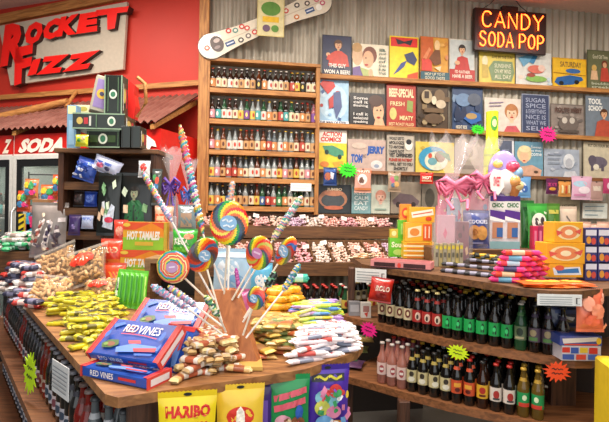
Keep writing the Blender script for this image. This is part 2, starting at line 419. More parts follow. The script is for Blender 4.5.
# ---------------------------------------------------------- coolers
def cooler(pxl, pxr, text, tx, label, nshelf=4):
    ul, _ = RED.uz(pxl, 180, .66); ur, _ = RED.uz(pxr, 180, .66); W = ur - ul
    _, zh1 = RED.uz(60, 133, .66); _, zh0 = RED.uz(60, 154.5, .66)
    t = empty('drink_cooler', RED.pt(ul, 0, .66), label, 'cooler', rot=(0, 0, RT))
    WH = M('#dcdcd6', .4); BK = M('#17181a', .4)
    mb = MB(); D = .6
    mb.box(0, -.005, 0, .035, D, zh0, WH); mb.box(W-.035, -.005, 0, W, D, zh0, WH); mb.box(.035, -.005, zh0-.035, W-.035, .03, zh0, WH); mb.box(.03, D-.03, .1, W-.03, D, zh0-.03, M('#cfdcd4', .6)); mb.box(.03, .03, 0, W-.03, D, .1, BK); mb.box(.03, .03, zh0-.03, W-.03, D, zh0, WH)
    mb.build('cabinet', t)
    mb = MB(); mb.box(W+.001, .03, 0, W+.006, D, zh0, M('#c22a1e', .5)); mb.build('red_side_panel', t)
    mb = MB(); mb.box(0, 0, zh0+.002, W, D, zh1, M('#d6231c', .35))
    mb.art(lambda u, v, h: (u*W, -h, zh1-(zh1-zh0)*v), [('r', 0, 0, .004, 1, '#f2e2d8'), ('r', 0, .93, 1, 1, '#f2e8e0')] + tx, .002)
    mb.build('header_sign', t)
    mb = MB(); 
    for x0, z0, x1, z1 in ((0.036, .1, .09, zh0-.036), (W-.09, .1, W-.036, zh0-.036), (.09, .1, W-.09, .17), (.09, zh0-.1, W-.09, zh0-.036)): mb.box(x0, -.0, z0, x1, .03, z1, BK)
    d = mb.build('door', t)
    mb = MB(); mb.box(.06, .012, .17, W-.06, .018, zh0-.1, M('#cfe0da', .05, alpha=.13, var=0)); mb.build('glass_pane', d)
    mb = MB(); mb.tube([(.035, -.01, 1.0), (.035, -.05, 1.03), (.035, -.05, 1.5), (.035, -.01, 1.53)], .011, 8, M('#c9c9c9', .3, .8)); mb.build('handle', d)
    mb = MB(); mb.box(.08, .08, zh0-.07, W-.08, .11, zh0-.045, M('#f4fff4', emit=6)); mb.build('lamp_tube', t)
    for k in range(nshelf):
        z = .35 + k*.36; mb = MB(); mb.box(.035, .06, z, W-.035, D-.04, z+.012, M('#d8dcd8', .4)); mb.build('shelf', t)
        nb = int((W-.14)/.075)
        for i in range(nb):
            for off in (.12, .3): REST.append((RED.pt(ul+.09+i*.075, z+.013, .66-off), 1.0, 1.0, random.choice(['clear', 'amber', 'green', 'red', 'brown', 'yellow']), random.choice(['white', 'cream', 'teal', 'orange', 'red'])))
    return t, ul, W
c1, cu1, cw1 = cooler(-62, 12.5, '', [('t', 'Z', .87, .2, .95, .88, .05, .06, '#f7ecd8')], 'left drink cooler whose red header ends in a letter Z')
c2, cu2, cw2 = cooler(13.5, 160, '', [('t', 'SODA', .03, .2, .36, .88, .06, .06, '#fbf3e4'), ('t', 'S', .38, .2, .455, .88, .06, .06, '#fbf3e4'),
    ('p', [(.84, .2), (.89, .1), (.97, .55), (.98, .8), (.95, .75), (.93, .95), (.91, .7), (.87, .62)], '#fbf3e4'), ('p', [(.84, .2), (.82, .42), (.87, .5)], '#fbf3e4')], 'wide drink cooler under the red SODA header')
# ---------------------------------------------------------- bottles
def bottle(glass, label, cap, h=.225, r=.03, n=12, parts=True, neck=None, liquid=None, lh=(.06, .125), emblem=None, name='soda_bottle'):
    t = empty(name, (0, 0, 0), '', 'bottle')
    prof = [(r*.86, 0), (r, .006), (r, h*.55), (r*.93, h*.62), (r*.6, h*.72), (r*.42, h*.8), (r*.38, h*.94), (r*.45, h*.955)]
    mb = MB(); mb.lathe(prof, n, glass); mb.build('glass_body', t)
    mb = MB(); mb.lathe([(r*1.02, h*lh[0]/.225), (r*1.02, h*lh[1]/.225)], n, label)
    if emblem:
        for s in (0,):
            mb.art(lambda u, v, hh: ((r*1.03+hh)*math.sin((u-.5)*1.8), -(r*1.03+hh)*math.cos((u-.5)*1.8), h/.225*(lh[1] + (lh[0]-lh[1])*v)), emblem, .0006)
    mb.build('paper_label', t)
    mb = MB(); mb.lathe([(r*.5, h*.955), (r*.52, h*.96), (r*.46, h), (r*.3, h*1.005)], n, cap); mb.build('cap', t)
    if neck:
        mb = MB(); mb.lathe([(r*.62, h*.73), (r*.44, h*.8)], n, neck); mb.build('neck_label', t)
    t['category'] = 'bottle'; return Proto(t)
GL = {'brown': M('#2c140a', .12, coat=.3), 'amber': M('#5a2a0e', .12), 'clear': M('#a8b0ae', .1, trans=.4, var=0), 'green': M('#1f4a2c', .1), 'dark': M('#14110f', .12, coat=.4),
      'red': M('#8c1f18', .1, trans=.2), 'yellow': M('#c99a1c', .1, trans=.2), 'orange': M('#b9561a', .1, trans=.2), 'grey': M('#6c7478', .1, trans=.3), 'blue': M('#28507c', .1, trans=.2), 'pink': M('#b8707a', .1, trans=.35)}
LC = {'cream': '#dccfae', 'white': '#dad4c8', 'red': '#b4493c', 'orange': '#cf8a54', 'yellow': '#d8ba50', 'green': '#4a8a56', 'blue': '#4a669c', 'pink': '#cf8f96', 'tan': '#c79a66', 'teal': '#4aa2a0', 'purple': '#7a4a92', 'black': '#26221f'}
BT = {}
def bt(g, l, small=True):
    k = (g, l, small)
    if k not in BT:
        em = [('e', .5, .5, .2, .26, {'cream': '#8a2a20', 'white': '#c8402c', 'red': '#f0e4c8', 'orange': '#fff0d0', 'yellow': '#b0341c', 'green': '#f0ecd0', 'blue': '#f0ecd0', 'pink': '#fff4f0', 'tan': '#5a2c18', 'teal': '#f4f0dc', 'purple': '#f0dc70', 'black': '#e0c060'}[l])]
        BT[k] = bottle(GL[g], M(LC[l], .6), M(random.choice(['#c8c4ba', '#a82c20', '#d8b040', '#2a2a2a', '#e6e2d8']), .3, .3), n=9 if small else 14, emblem=em, lh=(.03, .115))
    return BT[k]
# wall rack
rk = empty('bottle_rack', WALL.pt(0, 0, 0), 'tall wooden wall rack of five shelves crowded with soda bottles', 'shelf', rot=(0, 0, WT))
RO = .17
ul, _ = WALL.uz(207, 130, RO); ur, _ = WALL.uz(318.5, 130, RO)
SH = [(92.5, 90.5, 'topmost'), (123, 121.5, 'second'), (152.5, 152.5, 'third'), (179, 180.5, 'fourth'), (206, 209.5, 'lowest')]
def wz(px, py, off=RO): return WALL.uz(px, py, off)[1]
zt = (wz(207, 66) + wz(318, 62)) / 2; zb = wz(262, 214)
mb = MB(); mb.box(ur-.03, -RO, zb, ur+.01, -.015, zt+.02, OAKV, .003); mb.build('side_board', rk)
mb = MB(); mb.box(ul-.01, -RO, zb, ul+.02, -.015, zt+.02, OAKV, .003); mb.build('side_board', rk)
mb = MB(); mb.box(ul+.02, -.03, zb, ur-.03, -.018, zt, M('#94897a', .7)); mb.build('back_panel', rk)
mb = MB(); mb.box(ul-.01, -RO-.01, zt, ur+.01, -.015, zt+.03, OAK, .003); mb.build('top_board', rk)
KN = ['brown', 'brown', 'brown', 'amber', 'dark', 'clear', 'clear', 'green', 'clear', 'amber']
ROWS = [(['brown'] * 5 + ['amber', 'dark'], ['cream', 'cream', 'white', 'tan', 'orange', 'yellow', 'black', 'red']),
        (['clear', 'brown', 'brown', 'green', 'dark', 'amber', 'pink'], ['red', 'white', 'cream', 'teal', 'orange', 'yellow', 'tan', 'purple', 'pink']),
        (['clear', 'clear', 'amber', 'grey', 'clear'], ['orange', 'white', 'cream', 'red', 'pink', 'tan']),
        (['clear', 'clear', 'amber', 'grey'], ['orange', 'red', 'cream', 'yellow', 'white', 'tan', 'pink']),
        (['clear', 'amber', 'green', 'dark', 'clear'], ['yellow', 'red', 'cream', 'green', 'blue', 'tan', 'orange'])]
for si, (ya, yb, nm) in enumerate(SH):
    z = (wz(207, ya) + wz(318, yb)) / 2
    mb = MB(); mb.box(ul+.02, -RO, z-.03, ur-.03, -.03, z, OAK, .002); mb.box(ul+.02, -RO-.012, z-.034, ur-.03, -RO, z+.012, OAK, .002); mb.build('shelf', rk)
    n = 19; du = (ur-ul-.09)/(n-1)
    for row, off in ((0, .125), (1, .062)):
        for i in range(n):
            g = random.choice(ROWS[si][0]); l = random.choice(ROWS[si][1])
            if row: g = random.choice(['clear', 'clear', 'grey', 'clear', 'green'])
            lb = '%s glass soda bottle with %s label, %s from left on %s rack shelf' % (g if g != 'dark' else 'black', l, ORD[i], nm)
            s = random.uniform(.95, 1.02) + (.04 if row else 0)
            if row: REST.append((WALL.pt(ul + .045 + i*du, z + .001, off), .88, s*.95, g, l)); continue
            bt(g, l).put(WALL.pt(ul + .045 + i*du + random.uniform(-.003, .003), z + .001, off), (0, 0, WT + random.uniform(-.4, .4)), lb, 'soda bottles on the %s rack shelf' % nm, (.93, .93, s*.95))
# white note card on lowest shelf
p = WALL.hit(301, 189, .2); 
card('note_card', .2, .075, .003, '#f2f0ea', [('l', [(.1, .35), (.9, .35)], .03, '#8a8a8a'), ('l', [(.1, .62), (.75, .62)], .03, '#8a8a8a')], 'white note card fixed at right end of lowest rack shelf', 'card', (p.x, p.y, p.z-.02), (0, 0, WT))
# ---------------------------------------------------------- poster rails
RAILS = [(317, 76, 615, 91.5, 'top', OAK, .034), (317, 125, 615, 139.5, 'middle', OAK, .034), (317, 171, 615, 180.5, 'lower', RUST, .026)]
railz = []
for (xa, ya, xb, yb, nm, m, th) in RAILS:
    ua, za = WALL.uz(xa, ya, .1); ub, zb_ = WALL.uz(xb, yb, .1); z = (za + zb_)/2; z0 = z
    o = MB(); o.box(0, 0, -th/2, ub-ua, .085, th/2, m, .002); o.box(0, -.006, -th/2, ub-ua, 0, th/2+.008, m)
    s = (zb_ - za)/(ub-ua)
    tag(o.build('poster_rail', None, WALL.pt(ua, za, .1), (0, -math.atan(s), WT)), '%s long wooden wall rail carrying a row of tin signs' % nm, 'shelf')
    railz.append((ua, za, s, th))
def on_rail(k, px):
    ua, za, s, th = railz[k]; u, _ = WALL.uz(px, 100, .05); return u, za + s*(u-ua) + th/2
# ================================================================== TIN SIGNS
SK = '#e0ad84'; HB = '#3a2418'; HY = '#d8b060'
def face(cx, cy, r, hair, skin=SK, asp=1.0, lips='#b03028', long=0):
    """small painted portrait head, r in width units; asp = W/H of the card"""
    ry = r*asp
    e = [('e', cx, cy-ry*.25, r*1.12, ry*1.2, hair)]
    if long: e += [('e', cx-r*.8, cy+ry*.6, r*.5, ry*.9, hair), ('e', cx+r*.8, cy+ry*.6, r*.5, ry*.9, hair)]
    e += [('r', cx-r*.3, cy+ry*.6, cx+r*.3, cy+ry*1.5, skin), ('e', cx, cy+ry*.1, r*.82, ry*1.05, skin), ('e', cx-r*.05, cy-ry*.78, r*.85, ry*.42, hair),
          ('e', cx-r*.33, cy-ry*.02, r*.13, ry*.09, '#33231c'), ('e', cx+r*.33, cy-ry*.02, r*.13, ry*.09, '#33231c'), ('e', cx+r*.02, cy+ry*.3, r*.09, ry*.13, '#c98a68'), ('e', cx, cy+ry*.62, r*.27, ry*.11, lips)]
    return e
def tlines(rows, u0, u1, v0, v1, c, bold=.01):
    h = (v1-v0)/len(rows); out = []
    for i, s in enumerate(rows):
        if s: out.append(('t', s, u0, v0+i*h+.12*h, u1, v0+(i+1)*h-.12*h, bold, c))
    return out
def poster(k, x0, y0, x1, y1, base, el, label, edge=None, name='tin_sign', off=.06, cat='sign'):
    pc = (x0+x1)/2
    ua, _ = WALL.uz(x0, (y0+y1)/2, off); ub, _ = WALL.uz(x1, (y0+y1)/2, off)
    _, zt = WALL.uz(pc, y0, off)
    if k is None: zb = WALL.uz(pc, y1, off)[1]
    else: zb = on_rail(k, pc)[1] + .001
    W = (ub-ua)*.985; H = zt-zb
    mo = lambda c: M(c, .4, var=.3, scale=24) if isinstance(c, str) and c.startswith('#') else c
    el = [tuple(e[:-1]) + (mo(e[-1]),) for e in el]; base = M(base, .4, var=.3, scale=18); edge = mo(edge)
    rz = 0
    card(name, W, H, .004, base, el, label, cat, WALL.pt((ua+ub)/2, zb, off), (-.03 if k is not None else 0, rz, WT), 'tin signs on the wall rails' if 0 else None, edge)
NV = '#2c3350'; CRM = '#e9dfc4'
# top rail
poster(0, 322, 35, 352, 75, NV, [('p', [(.2, .75), (.28, .45), (.45, .38), (.65, .38), (.85, .48), (.92, .75)], '#c8402c'), ('e', .2, .48, .07, .05, SK), ('p', [(.14, .6), (.2, .48), (.34, .5), (.36, .66)], '#c8402c')]
    + face(.54, .24, .13, '#5a3a22', asp=.72) + [('t', 'THIS GUY', .22, .7, .8, .8, .03, '#f4f0e4'), ('t', 'WON A BEER!', .06, .85, .94, .95, .03, '#f4f0e4')],
    'navy tin sign with a man in a red sweater reading THIS GUY WON A BEER', '#1e2438')
poster(0, 352.5, 44, 389, 76, CRM, [('e', .13, .35, .15, .3, '#d8b088'), ('e', .12, .12, .14, .14, '#b89058'), ('p', [(.0, .99), (.0, .72), (.2, .66), (.32, .99)], '#6a4a8a'), ('e', .47, .33, .2, .26, '#7a4028'), ('e', .43, .45, .15, .25, SK), ('p', [(.2, .7), (.5, .78), (.62, 1), (.3, 1)], '#a8b468'), ('e', .5, .85, .06, .12, SK), ('e', .38, .62, .05, .03, '#b03028'), ('e', .36, .42, .02, .02, '#33231c')]
    + tlines(['a', 'good', 'deal', 'of', 'this', 'is', 'true'], .72, .92, .1, .9, '#5a7060'), 'cream wide tin sign with a courting couple and a column of small writing')
poster(0, 389.5, 36, 419, 76, '#f0dc1e', [('r', .04, .03, .96, .24, '#d8261c'), ('p', [(.2, .06), (.5, .12), (.8, .06), (.72, .2), (.5, .16), (.28, .2)], '#1d1d28'), ('p', [(.5, .42), (.8, .34), (.95, .52), (.85, .66), (.6, .58)], '#3a4468'), ('p', [(.12, .9), (.4, .62), (.6, .55), (.5, .7), (.3, .82)], '#3a4c8c'), ('p', [(.62, .88), (.98, .8), (.98, .97), (.6, .97)], '#e0501e')],
    'bright yellow tin sign with a red title band and dark abstract shapes', '#e8c81c')
poster(0, 420, 36.5, 449, 77, '#dca03c', conf(12, 10, ['#e8b45c', '#c88834', '#d89060'], s=.09) + [('r', .02, .02, .45, .55, '#c8622c'), ('r', .04, .52, .4, .78, '#d8483c'), ('e', .58, .2, .1, .12, '#ecc890'), ('p', [(.5, .3), (.68, .3), (.72, .6), (.5, .65), (.3, .5)], '#7a4a28'), ('p', [(.08, .5), (.3, .25), (.36, .3), (.2, .52)], '#e08c5c'), ('p', [(.48, .7), (.72, .66), (.68, .78)], '#ecd8b0'), ('r', .0, .8, 1, 1, '#35606c')] + tlines(['HOP UP TO IT', 'GOOD TASTE'], .15, .85, .81, .98, '#e8e0c0'),
    'orange tin sign with a reclining figure above a teal band', '#b87830')
poster(0, 449.5, 39, 475, 79, '#c8d0cc', [('p', [(.2, .7), (.32, .42), (.5, .38), (.72, .42), (.82, .7)], '#c22c24')] + face(.5, .24, .13, '#2c2018', asp=.66) + [('r', 0, .7, 1, 1, '#b82c24'), ('e', .3, .55, .1, .05, SK), ('t', "I'D RATHER", .2, .72, .8, .79, .02, '#f0e4d0'), ('t', 'HAVE A BEER', .1, .82, .9, .9, .03, '#f0e4d0')],
    'pale tin sign of a dark-haired man in red above a red lettered band', '#d8d4c4')
poster(0, 479, 51.5, 515.5, 83.5, '#e4cc58', [('e', .16, .3, .08, .16, '#f0e4b8'), ('p', [(.08, .4), (.24, .42), (.26, .8), (.08, .82)], '#c8ac48'), ('p', [(.26, .5), (.4, .28), (.92, .28), (.98, .6), (.9, .88), (.35, .88)], '#7d9468'), ('t', 'LIVE IN THE SUN', .36, .12, .92, .2, .02, '#7a6030')] + tlines(['SUNSHINE', 'ON MY MIND', 'ALL DAY'], .42, .88, .34, .84, '#ece8c8'),
    'yellow tin sign with a green plaque of lettering under the neon sign', '#c8aa40')
poster(0, 516, 52, 552, 86, '#dcdcd4', conf(10, 11, ['#c0d4dc', '#b8d0b0', '#e8d0c0'], s=.08) + [('p', [(.05, .2), (.3, .1), (.52, .14), (.35, .3), (.2, .45)], '#6aa4c4'), ('p', [(.35, .3), (.5, .05), (.6, .1), (.48, .35)], '#3c84b4'), ('e', .55, .5, .24, .12, '#d8705c'), ('e', .7, .46, .1, .1, '#e8c8b8'), ('e', .55, .78, .3, .09, '#88b858'), ('e', .4, .68, .12, .06, '#a04838')],
    'white tin sign with loose blue, red and green painted shapes')
poster(0, 552.5, 58, 587, 89, '#ecbc2c', [('t', 'SATURDAY', .22, .12, .85, .3, .02, '#8a6a3a'), ('e', .6, .42, .22, .08, '#3c6ca8'), ('p', [(.05, .82), (.12, .66), (.5, .56), (.85, .6), (.9, .7), (.6, .86), (.2, .92)], '#2c62a0'), ('e', .25, .84, .07, .07, '#202020'), ('e', .7, .78, .07, .07, '#202020'), ('l', [(.02, .5), (.98, .55)], .02, '#a87820')],
    'yellow tin sign with a long blue painted car', '#d8a020')
poster(0, 587.5, 50, 613, 90, '#6c7050', [('e', .27, .45, .1, .08, HY), ('p', [(.12, .75), (.16, .52), (.38, .52), (.42, .75)], '#e0b890'), ('e', .68, .34, .12, .09, '#7a2c20'), ('p', [(.5, .78), (.55, .44), (.8, .44), (.88, .78)], '#c44a3c'), ('e', .68, .37, .08, .07, SK), ('t', 'Good Old Times', .2, .12, .8, .22, .01, '#e8e4c4')] + tlines(['bouldin', 'creek'], .15, .85, .8, .97, '#d8dcc0'),
    'olive green tin sign of a couple at the right end of the top rail', '#545a3c')
# middle rail
poster(1, 317.5, 79, 349, 123.5, '#9cc4e0', [('e', .5, .5, .48, .4, '#b8d8ea')] + conf(10, 12, ['#88b4d8', '#c8e0ee', '#3c5c94', '#b43c38'], s=.07) + [ ('p', [(.06, .12), (.16, .04), (.5, .06), (.56, .16), (.32, .34)], '#c8342c'), ('p', [(.5, .3), (.72, .26), (.78, .6), (.6, .88), (.5, .6)], '#4c5c88'), ('p', [(.34, .45), (.5, .34), (.5, .62), (.36, .66)], '#b43430'), ('r', 0, .92, 1, 1, '#eef2f4'), ('t', 'THE MAN OF STEEL', .06, .93, .94, .985, .04, '#1c2c54')],
    'pale blue tin sign with a red wedge, blue shapes and a white bottom band')
poster(1, 349.5, 93, 386, 124.5, '#1f1c1c', [('e', .78, .36, .2, .3, '#4a2c1c'), ('e', .8, .55, .15, .3, SK), ('p', [(.72, .75), (.92, .75), (.99, 1), (.66, 1)], SK), ('e', .72, .22, .2, .18, '#4a2c1c'), ('e', .76, .5, .02, .03, '#2c1c14'), ('e', .86, .5, .02, .03, '#2c1c14'), ('e', .8, .72, .05, .03, '#b02c28')]
    + tlines(['Some', 'call it', 'Bitching', '', 'I call it', 'motivational', 'speaking'], .1, .5, .1, .94, '#eeeae2'),
    'black tin sign with white writing and the face of a brunette woman')
poster(1, 386.5, 84, 416.5, 125, '#b03a2c', [('t', 'BEEF-SPECIAL', .08, .1, .92, .3, .04, '#e8dcae'), ('p', [(.7, .36), (.9, .38), (.88, .64), (.68, .6)], '#8a9c50'), ('e', .22, .68, .12, .14, '#c8c070'), ('t', 'FRESH', .12, .4, .6, .5, .02, '#e8d8a0'), ('t', 'MEATY', .44, .72, .9, .82, .03, '#e8d8a0'), ('t', 'BEST ROAST FILLED', .08, .88, .92, .95, .01, '#e8d8a0')],
    'red tin sign with cream BEEF SPECIAL lettering', '#8c2c22')
poster(1, 417, 86, 449, 126, '#4c3a28', conf(26, 6, ['#6c5438', '#8c7450', '#3a2a1c', '#a08c68'], s=.09) + [('e', .28, .26, .17, .16, '#b09c78'), ('e', .68, .24, .17, .16, '#7c6448'), ('e', .72, .42, .16, .1, '#c8b89c'), ('r', .2, .52, .8, .62, '#6c5438'), ('e', .5, .76, .3, .12, '#5c4630'), ('r', .2, .14, .34, .3, '#3c2c20'), ('e', .5, .34, .08, .1, '#d8ccb0')],
    'dark brown sepia tin sign crowded with old photographs', '#36281c')
poster(1, 452, 87, 483.5, 128, '#34486c', conf(14, 5, ['#4c6a94', '#283a5c', '#7c94b0', '#3c4c6c'], s=.1) + [('e', .35, .3, .25, .15, '#6a86a8'), ('e', .7, .28, .22, .14, '#586070'), ('p', [(.05, .62), (.15, .4), (.25, .56), (.4, .45), (.5, .7), (.1, .8)], '#1c2c4c'), ('p', [(.35, .72), (.6, .55), (.9, .6), (.92, .75), (.6, .85)], '#2c62a8'), ('e', .6, .66, .18, .07, '#b0905c'), ('t', 'NIGHT RIDE', .1, .88, .46, .96, .03, '#dcd4c0')],
    'dark blue tin sign with a painted night-time car scene', '#283850')
poster(1, 484.5, 98, 521.5, 130, '#ded2c4', face(.74, .42, .17, '#b87c4c', '#ecc4a4', asp=1.12) + [('p', [(.5, 1), (.6, .8), (.85, .78), (1, 1)], '#c85c64'), ('l', [(.12, .16), (.5, .12)], .03, '#8a7c94'), ('l', [(.12, .25), (.45, .22)], .03, '#8a7c94'), ('l', [(.1, .85), (.35, .85)], .02, '#a89c90')],
    'cream tin sign with a smiling auburn-haired woman beside script lines')
poster(1, 521.8, 94, 550, 132, '#3c4664', tlines(['SUGAR', 'SPICE', '& EVERYTHING', 'NICE IS', 'WHAT WE', 'SELL'], .14, .86, .08, .92, '#a8b0c8'),
    'navy tin sign filled with ornate pale lettering', '#8c94a8')
poster(1, 550.5, 104, 585, 134, '#8c8078', conf(16, 8, ['#7c7068', '#9c9088', '#6c6460'], s=.09) + [('t', 'ROUTE WEST', .12, .12, .9, .28, .03, '#5a3c34'), ('e', .5, .62, .3, .24, '#6c625c'), ('e', .38, .52, .08, .1, '#c4bcb0'), ('e', .6, .52, .08, .1, '#c4bcb0'), ('r', .2, .82, .8, .9, '#5a504a')],
    'dull grey-brown tin sign with dark title lettering', '#6c625c')
poster(1, 586, 96, 613, 136, '#74808c', [('t', 'TOOL', .1, .06, .6, .2, .04, '#f0f0ea'), ('t', 'SCHOOL', .1, .23, .66, .36, .04, '#f0f0ea')] + face(.68, .42, .13, '#5a3420', asp=.66) + [('p', [(.3, .99), (.4, .62), (.6, .56), (.9, .6), (1, .99)], '#b8503c')],
    'grey-blue tin sign with white TOOL lettering and a woman in red')
# lower rail
poster(2, 318, 130, 347, 169, '#e4d23c', [('r', 0, 0, 1, .32, '#efe9dc'), ('t', 'ACTION', .14, .04, .82, .16, .04, .1, '#d22c20'), ('t', 'COMICS', .08, .17, .8, .29, .04, .1, '#d22c20'), ('p', [(.15, .4), (.5, .38), (.88, .5), (.9, .62), (.6, .66), (.25, .56)], '#4c9474'), ('e', .3, .55, .07, .06, '#223c34'), ('e', .75, .66, .07, .06, '#223c34'), ('e', .22, .85, .16, .07, '#e0863c'), ('p', [(.5, .8), (.85, .76), (.9, .9), (.6, .94)], '#d8a43c')],
    'yellow tin sign headed ACTION COMICS in red with a green shape')
poster(2, 347.5, 139.5, 386, 171, '#c0a89c', [('t', 'TOM', .08, .46, .38, .74, .06, .04, '#2c5aa8'), ('t', 'AND', .39, .46, .48, .58, .01, '#7c6c74'), ('t', 'JERRY', .5, .2, .96, .5, .06, .04, '#2c5aa8'), ('e', .76, .78, .16, .14, '#d8d4d0'), ('e', .76, .82, .07, .06, '#98a4b8'), ('e', .3, .2, .2, .1, '#cdb8a8')],
    'pinkish tin sign with big slanted blue TOM and JERRY lettering')
poster(2, 386.5, 134, 415, 171, '#b8ae9e', tlines(['I WOULD LIKE TO', 'APOLOGIZE', 'TO ANYONE', 'I HAVE NOT', 'YET OFFENDED'], .08, .62, .06, .62, '#2c2c30', .03)[:4] + [('t', 'YET OFFENDED', .08, .5, .92, .6, .04, '#2c2c30'), ('t', 'PLEASE BE PATIENT', .08, .63, .92, .71, .04, '#b03428'), ('t', 'I WILL GET TO YOU', .08, .74, .92, .82, .03, '#2c2c30'), ('t', 'SHORTLY', .25, .85, .75, .94, .03, '#2c2c30'), ('e', .78, .28, .14, .14, '#e8e2d4'), ('e', .78, .2, .1, .07, '#2c2c30')],
    'grey tin sign of black and red capitals beginning I WOULD LIKE TO APOLOGIZE', '#8c8478')
poster(2, 415.5, 142, 454.5, 173, '#d8c058', conf(10, 7, ['#e8d890', '#b8a040'], s=.07) + [('e', .45, .52, .38, .38, '#3c94b8'), ('e', .52, .6, .3, .3, '#d8d8c0'), ('e', .62, .46, .14, .18, '#8c6a4c'), ('e', .42, .62, .12, .12, '#6ca0a8'), ('p', [(.55, .3), (.85, .36), (.9, .6), (.78, .52)], '#4c8c60'), ('e', .36, .44, .05, .08, '#c8503c')],
    'yellow tin sign with a round blue swirling picture', '#e0c454')
poster(2, 455, 137, 484, 172, '#a89c90', [('e', .5, .4, .3, .22, '#bcb0a4'), ('e', .5, .4, .14, .14, '#8c8078'), ('r', .15, .75, .85, .85, '#8c8078')], 'grey-beige tin sign partly hidden behind the cellophane gift bag')
poster(2, 497, 137.5, 514.5, 174, '#dcdce0', [('r', .12, .08, .88, .94, '#5c6478'), ('r', .3, .3, .7, .6, '#7c8498')], 'narrow white-framed dark picture left of the blonde woman sign')
poster(2, 514.8, 141.5, 543.5, 177, '#6c9ab0', [('e', .34, .35, .26, .24, '#e0cc9c'), ('e', .34, .44, .15, .18, '#e8bc98'), ('p', [(.1, 1), (.2, .72), (.6, .66), (.95, .8), (.9, 1)], '#d0a48c'), ('e', .35, .22, .22, .1, '#e8d8a8'), ('e', .32, .55, .05, .02, '#b43c34'), ('e', .74, .86, .08, .04, '#5a4438')] + tlines(['Sweet', 'as they', 'come'], .56, .94, .1, .42, '#e8f0f0'),
    'blue tin sign with a blonde woman in profile and white script')
poster(2, 544, 149, 580, 179, '#a4aebc', conf(12, 9, ['#b4bcc8', '#98a2b4'], s=.09) + [('e', .68, .42, .16, .26, '#d8dce0'), ('e', .68, .5, .1, .18, '#b4b8c0'), ('p', [(.5, 1), (.56, .78), (.85, .76), (.95, 1)], '#ccd0d6'), ('l', [(.08, .2), (.46, .2)], .03, '#7c8698'), ('l', [(.08, .35), (.44, .35)], .03, '#7c8698'), ('l', [(.08, .5), (.42, .5)], .03, '#7c8698')],
    'pale blue-grey tin sign with a faded blonde woman')
poster(2, 583.5, 142, 613, 180.5, '#ccc2a8', [('t', 'PUT ON YOUR BIG', .16, .06, .9, .14, .02, '#4c4438'), ('e', .5, .55, .32, .16, '#6c6474'), ('e', .3, .48, .14, .12, '#5c5464'), ('r', .25, .6, .34, .78, '#5c5464'), ('r', .6, .6, .69, .78, '#5c5464'), ('e', .42, .68, .1, .08, '#e4dcc8')],
    'cream tin sign with a dark animal drawing at the right end of lower rail', '#a89c84')
# row standing on the ledge
LZ = None
poster(None, 316, 184.5, 351, 213.5, '#343c40', [('e', .48, .5, .42, .34, '#b07c60'), ('e', .48, .55, .34, .24, '#485054'), ('e', .5, .3, .28, .1, '#cc8c6c'), ('t', 'JUMBO', .3, .12, .74, .24, .03, '#e8d8b8'), ('e', .5, .8, .28, .07, '#c06c50')], 'charcoal tin sign with an oval copper emblem on the back ledge', '#283034')
poster(None, 351.5, 187, 371, 213.5, '#7ca4a8', tlines(['KEEP', 'CALM', 'EAT', 'CANDY'], .14, .86, .12, .9, '#e4eeea'), 'small teal tin sign with pale lettering on the back ledge')
poster(None, 371.2, 185, 390, 213.5, '#c4ccbc', face(.5, .42, .26, '#c88c78', '#e0b8a4', asp=.66) + [('l', [(.2, .85), (.8, .85)], .05, '#8cA498')], 'pale green portrait sign between teal sign and brown sign')
poster(None, 390.5, 182, 421, 213.5, '#948878', [('p', [(.05, .6), (.3, .36), (.7, .4), (.95, .6), (.9, .72), (.1, .72)], '#6c5c60'), ('e', .25, .72, .08, .09, '#3c3434'), ('e', .75, .72, .08, .09, '#3c3434')], 'brownish tin sign with a dim car shape behind the candy boxes')
poster(None, 421.5, 182, 438, 214, '#7c7468', [('e', .5, .5, .3, .3, '#4c4840')], 'dark grey tin sign left of the pink ribbon gift bag')
poster(None, 548, 196, 580, 222, '#a49a80', tlines(['SWEET', 'TREATS'], .1, .9, .3, .7, '#6c6450'), 'khaki tin sign behind the green sweet bags')
poster(None, 582, 202.5, 608, 219, '#dfe4dc', [('l', [(.1, .25), (.85, .22)], .05, '#7c98a4'), ('l', [(.1, .5), (.8, .5)], .05, '#7c98a4'), ('l', [(.1, .75), (.6, .76)], .05, '#7c98a4')], 'small white handwritten board leaning low at far right', '#8a6a50', name='notice_board')
# snowboard
c0 = WALL.hit(211, 47, .19); u0, z0 = WALL.uz(212, 46, .19); u1, z1 = WALL.uz(319, 2, .19)
L = math.hypot(u1-u0, z1-z0); an = math.atan2(z1-z0, u1-u0); R = .115
pts = [(R*math.sin(-a)*1.05, R*math.cos(a)) for a in [PI*k/12 for k in range(13)]]
pts = [(-R*math.sin(PI*k/12)*1.1, R*math.cos(PI*k/12)) for k in range(13)] + [(L*.25, -.085), (L*.5, -.078), (L*.75, -.085)] + [(L + R*math.sin(PI*k/12)*1.1, -R*math.cos(PI*k/12)) for k in range(13)] + [(L*.75, .085), (L*.5, .078), (L*.25, .085)]
t = empty('snowboard', WALL.pt(u0, z0, .19), 'cream snowboard covered in stickers mounted slanting high on the wall', 'snowboard', rot=(0, -an, WT))
bpy.context.view_layer.update()
t.rotation_euler = (Matrix.Rotation(WT, 3, 'Z') @ Matrix.Rotation(-an, 3, 'Y')).to_euler()
mb = MB(); mb.prism(pts, 0, .012, M('#ddd3bd', .3, coat=.4)); mb.prism([(x*1.0 - (.006 if x < L/2 else -.006), z*1.05) for x, z in pts], .003, .009, '#3a3632')
fs = lambda u, v, h: (u, -h, v)
mb.art(lambda u, v, h: (u, -h, v), [('l', [(.0, 0), (L, .0)], .008, '#c4b69e')], .0008); mb.build('board', t)
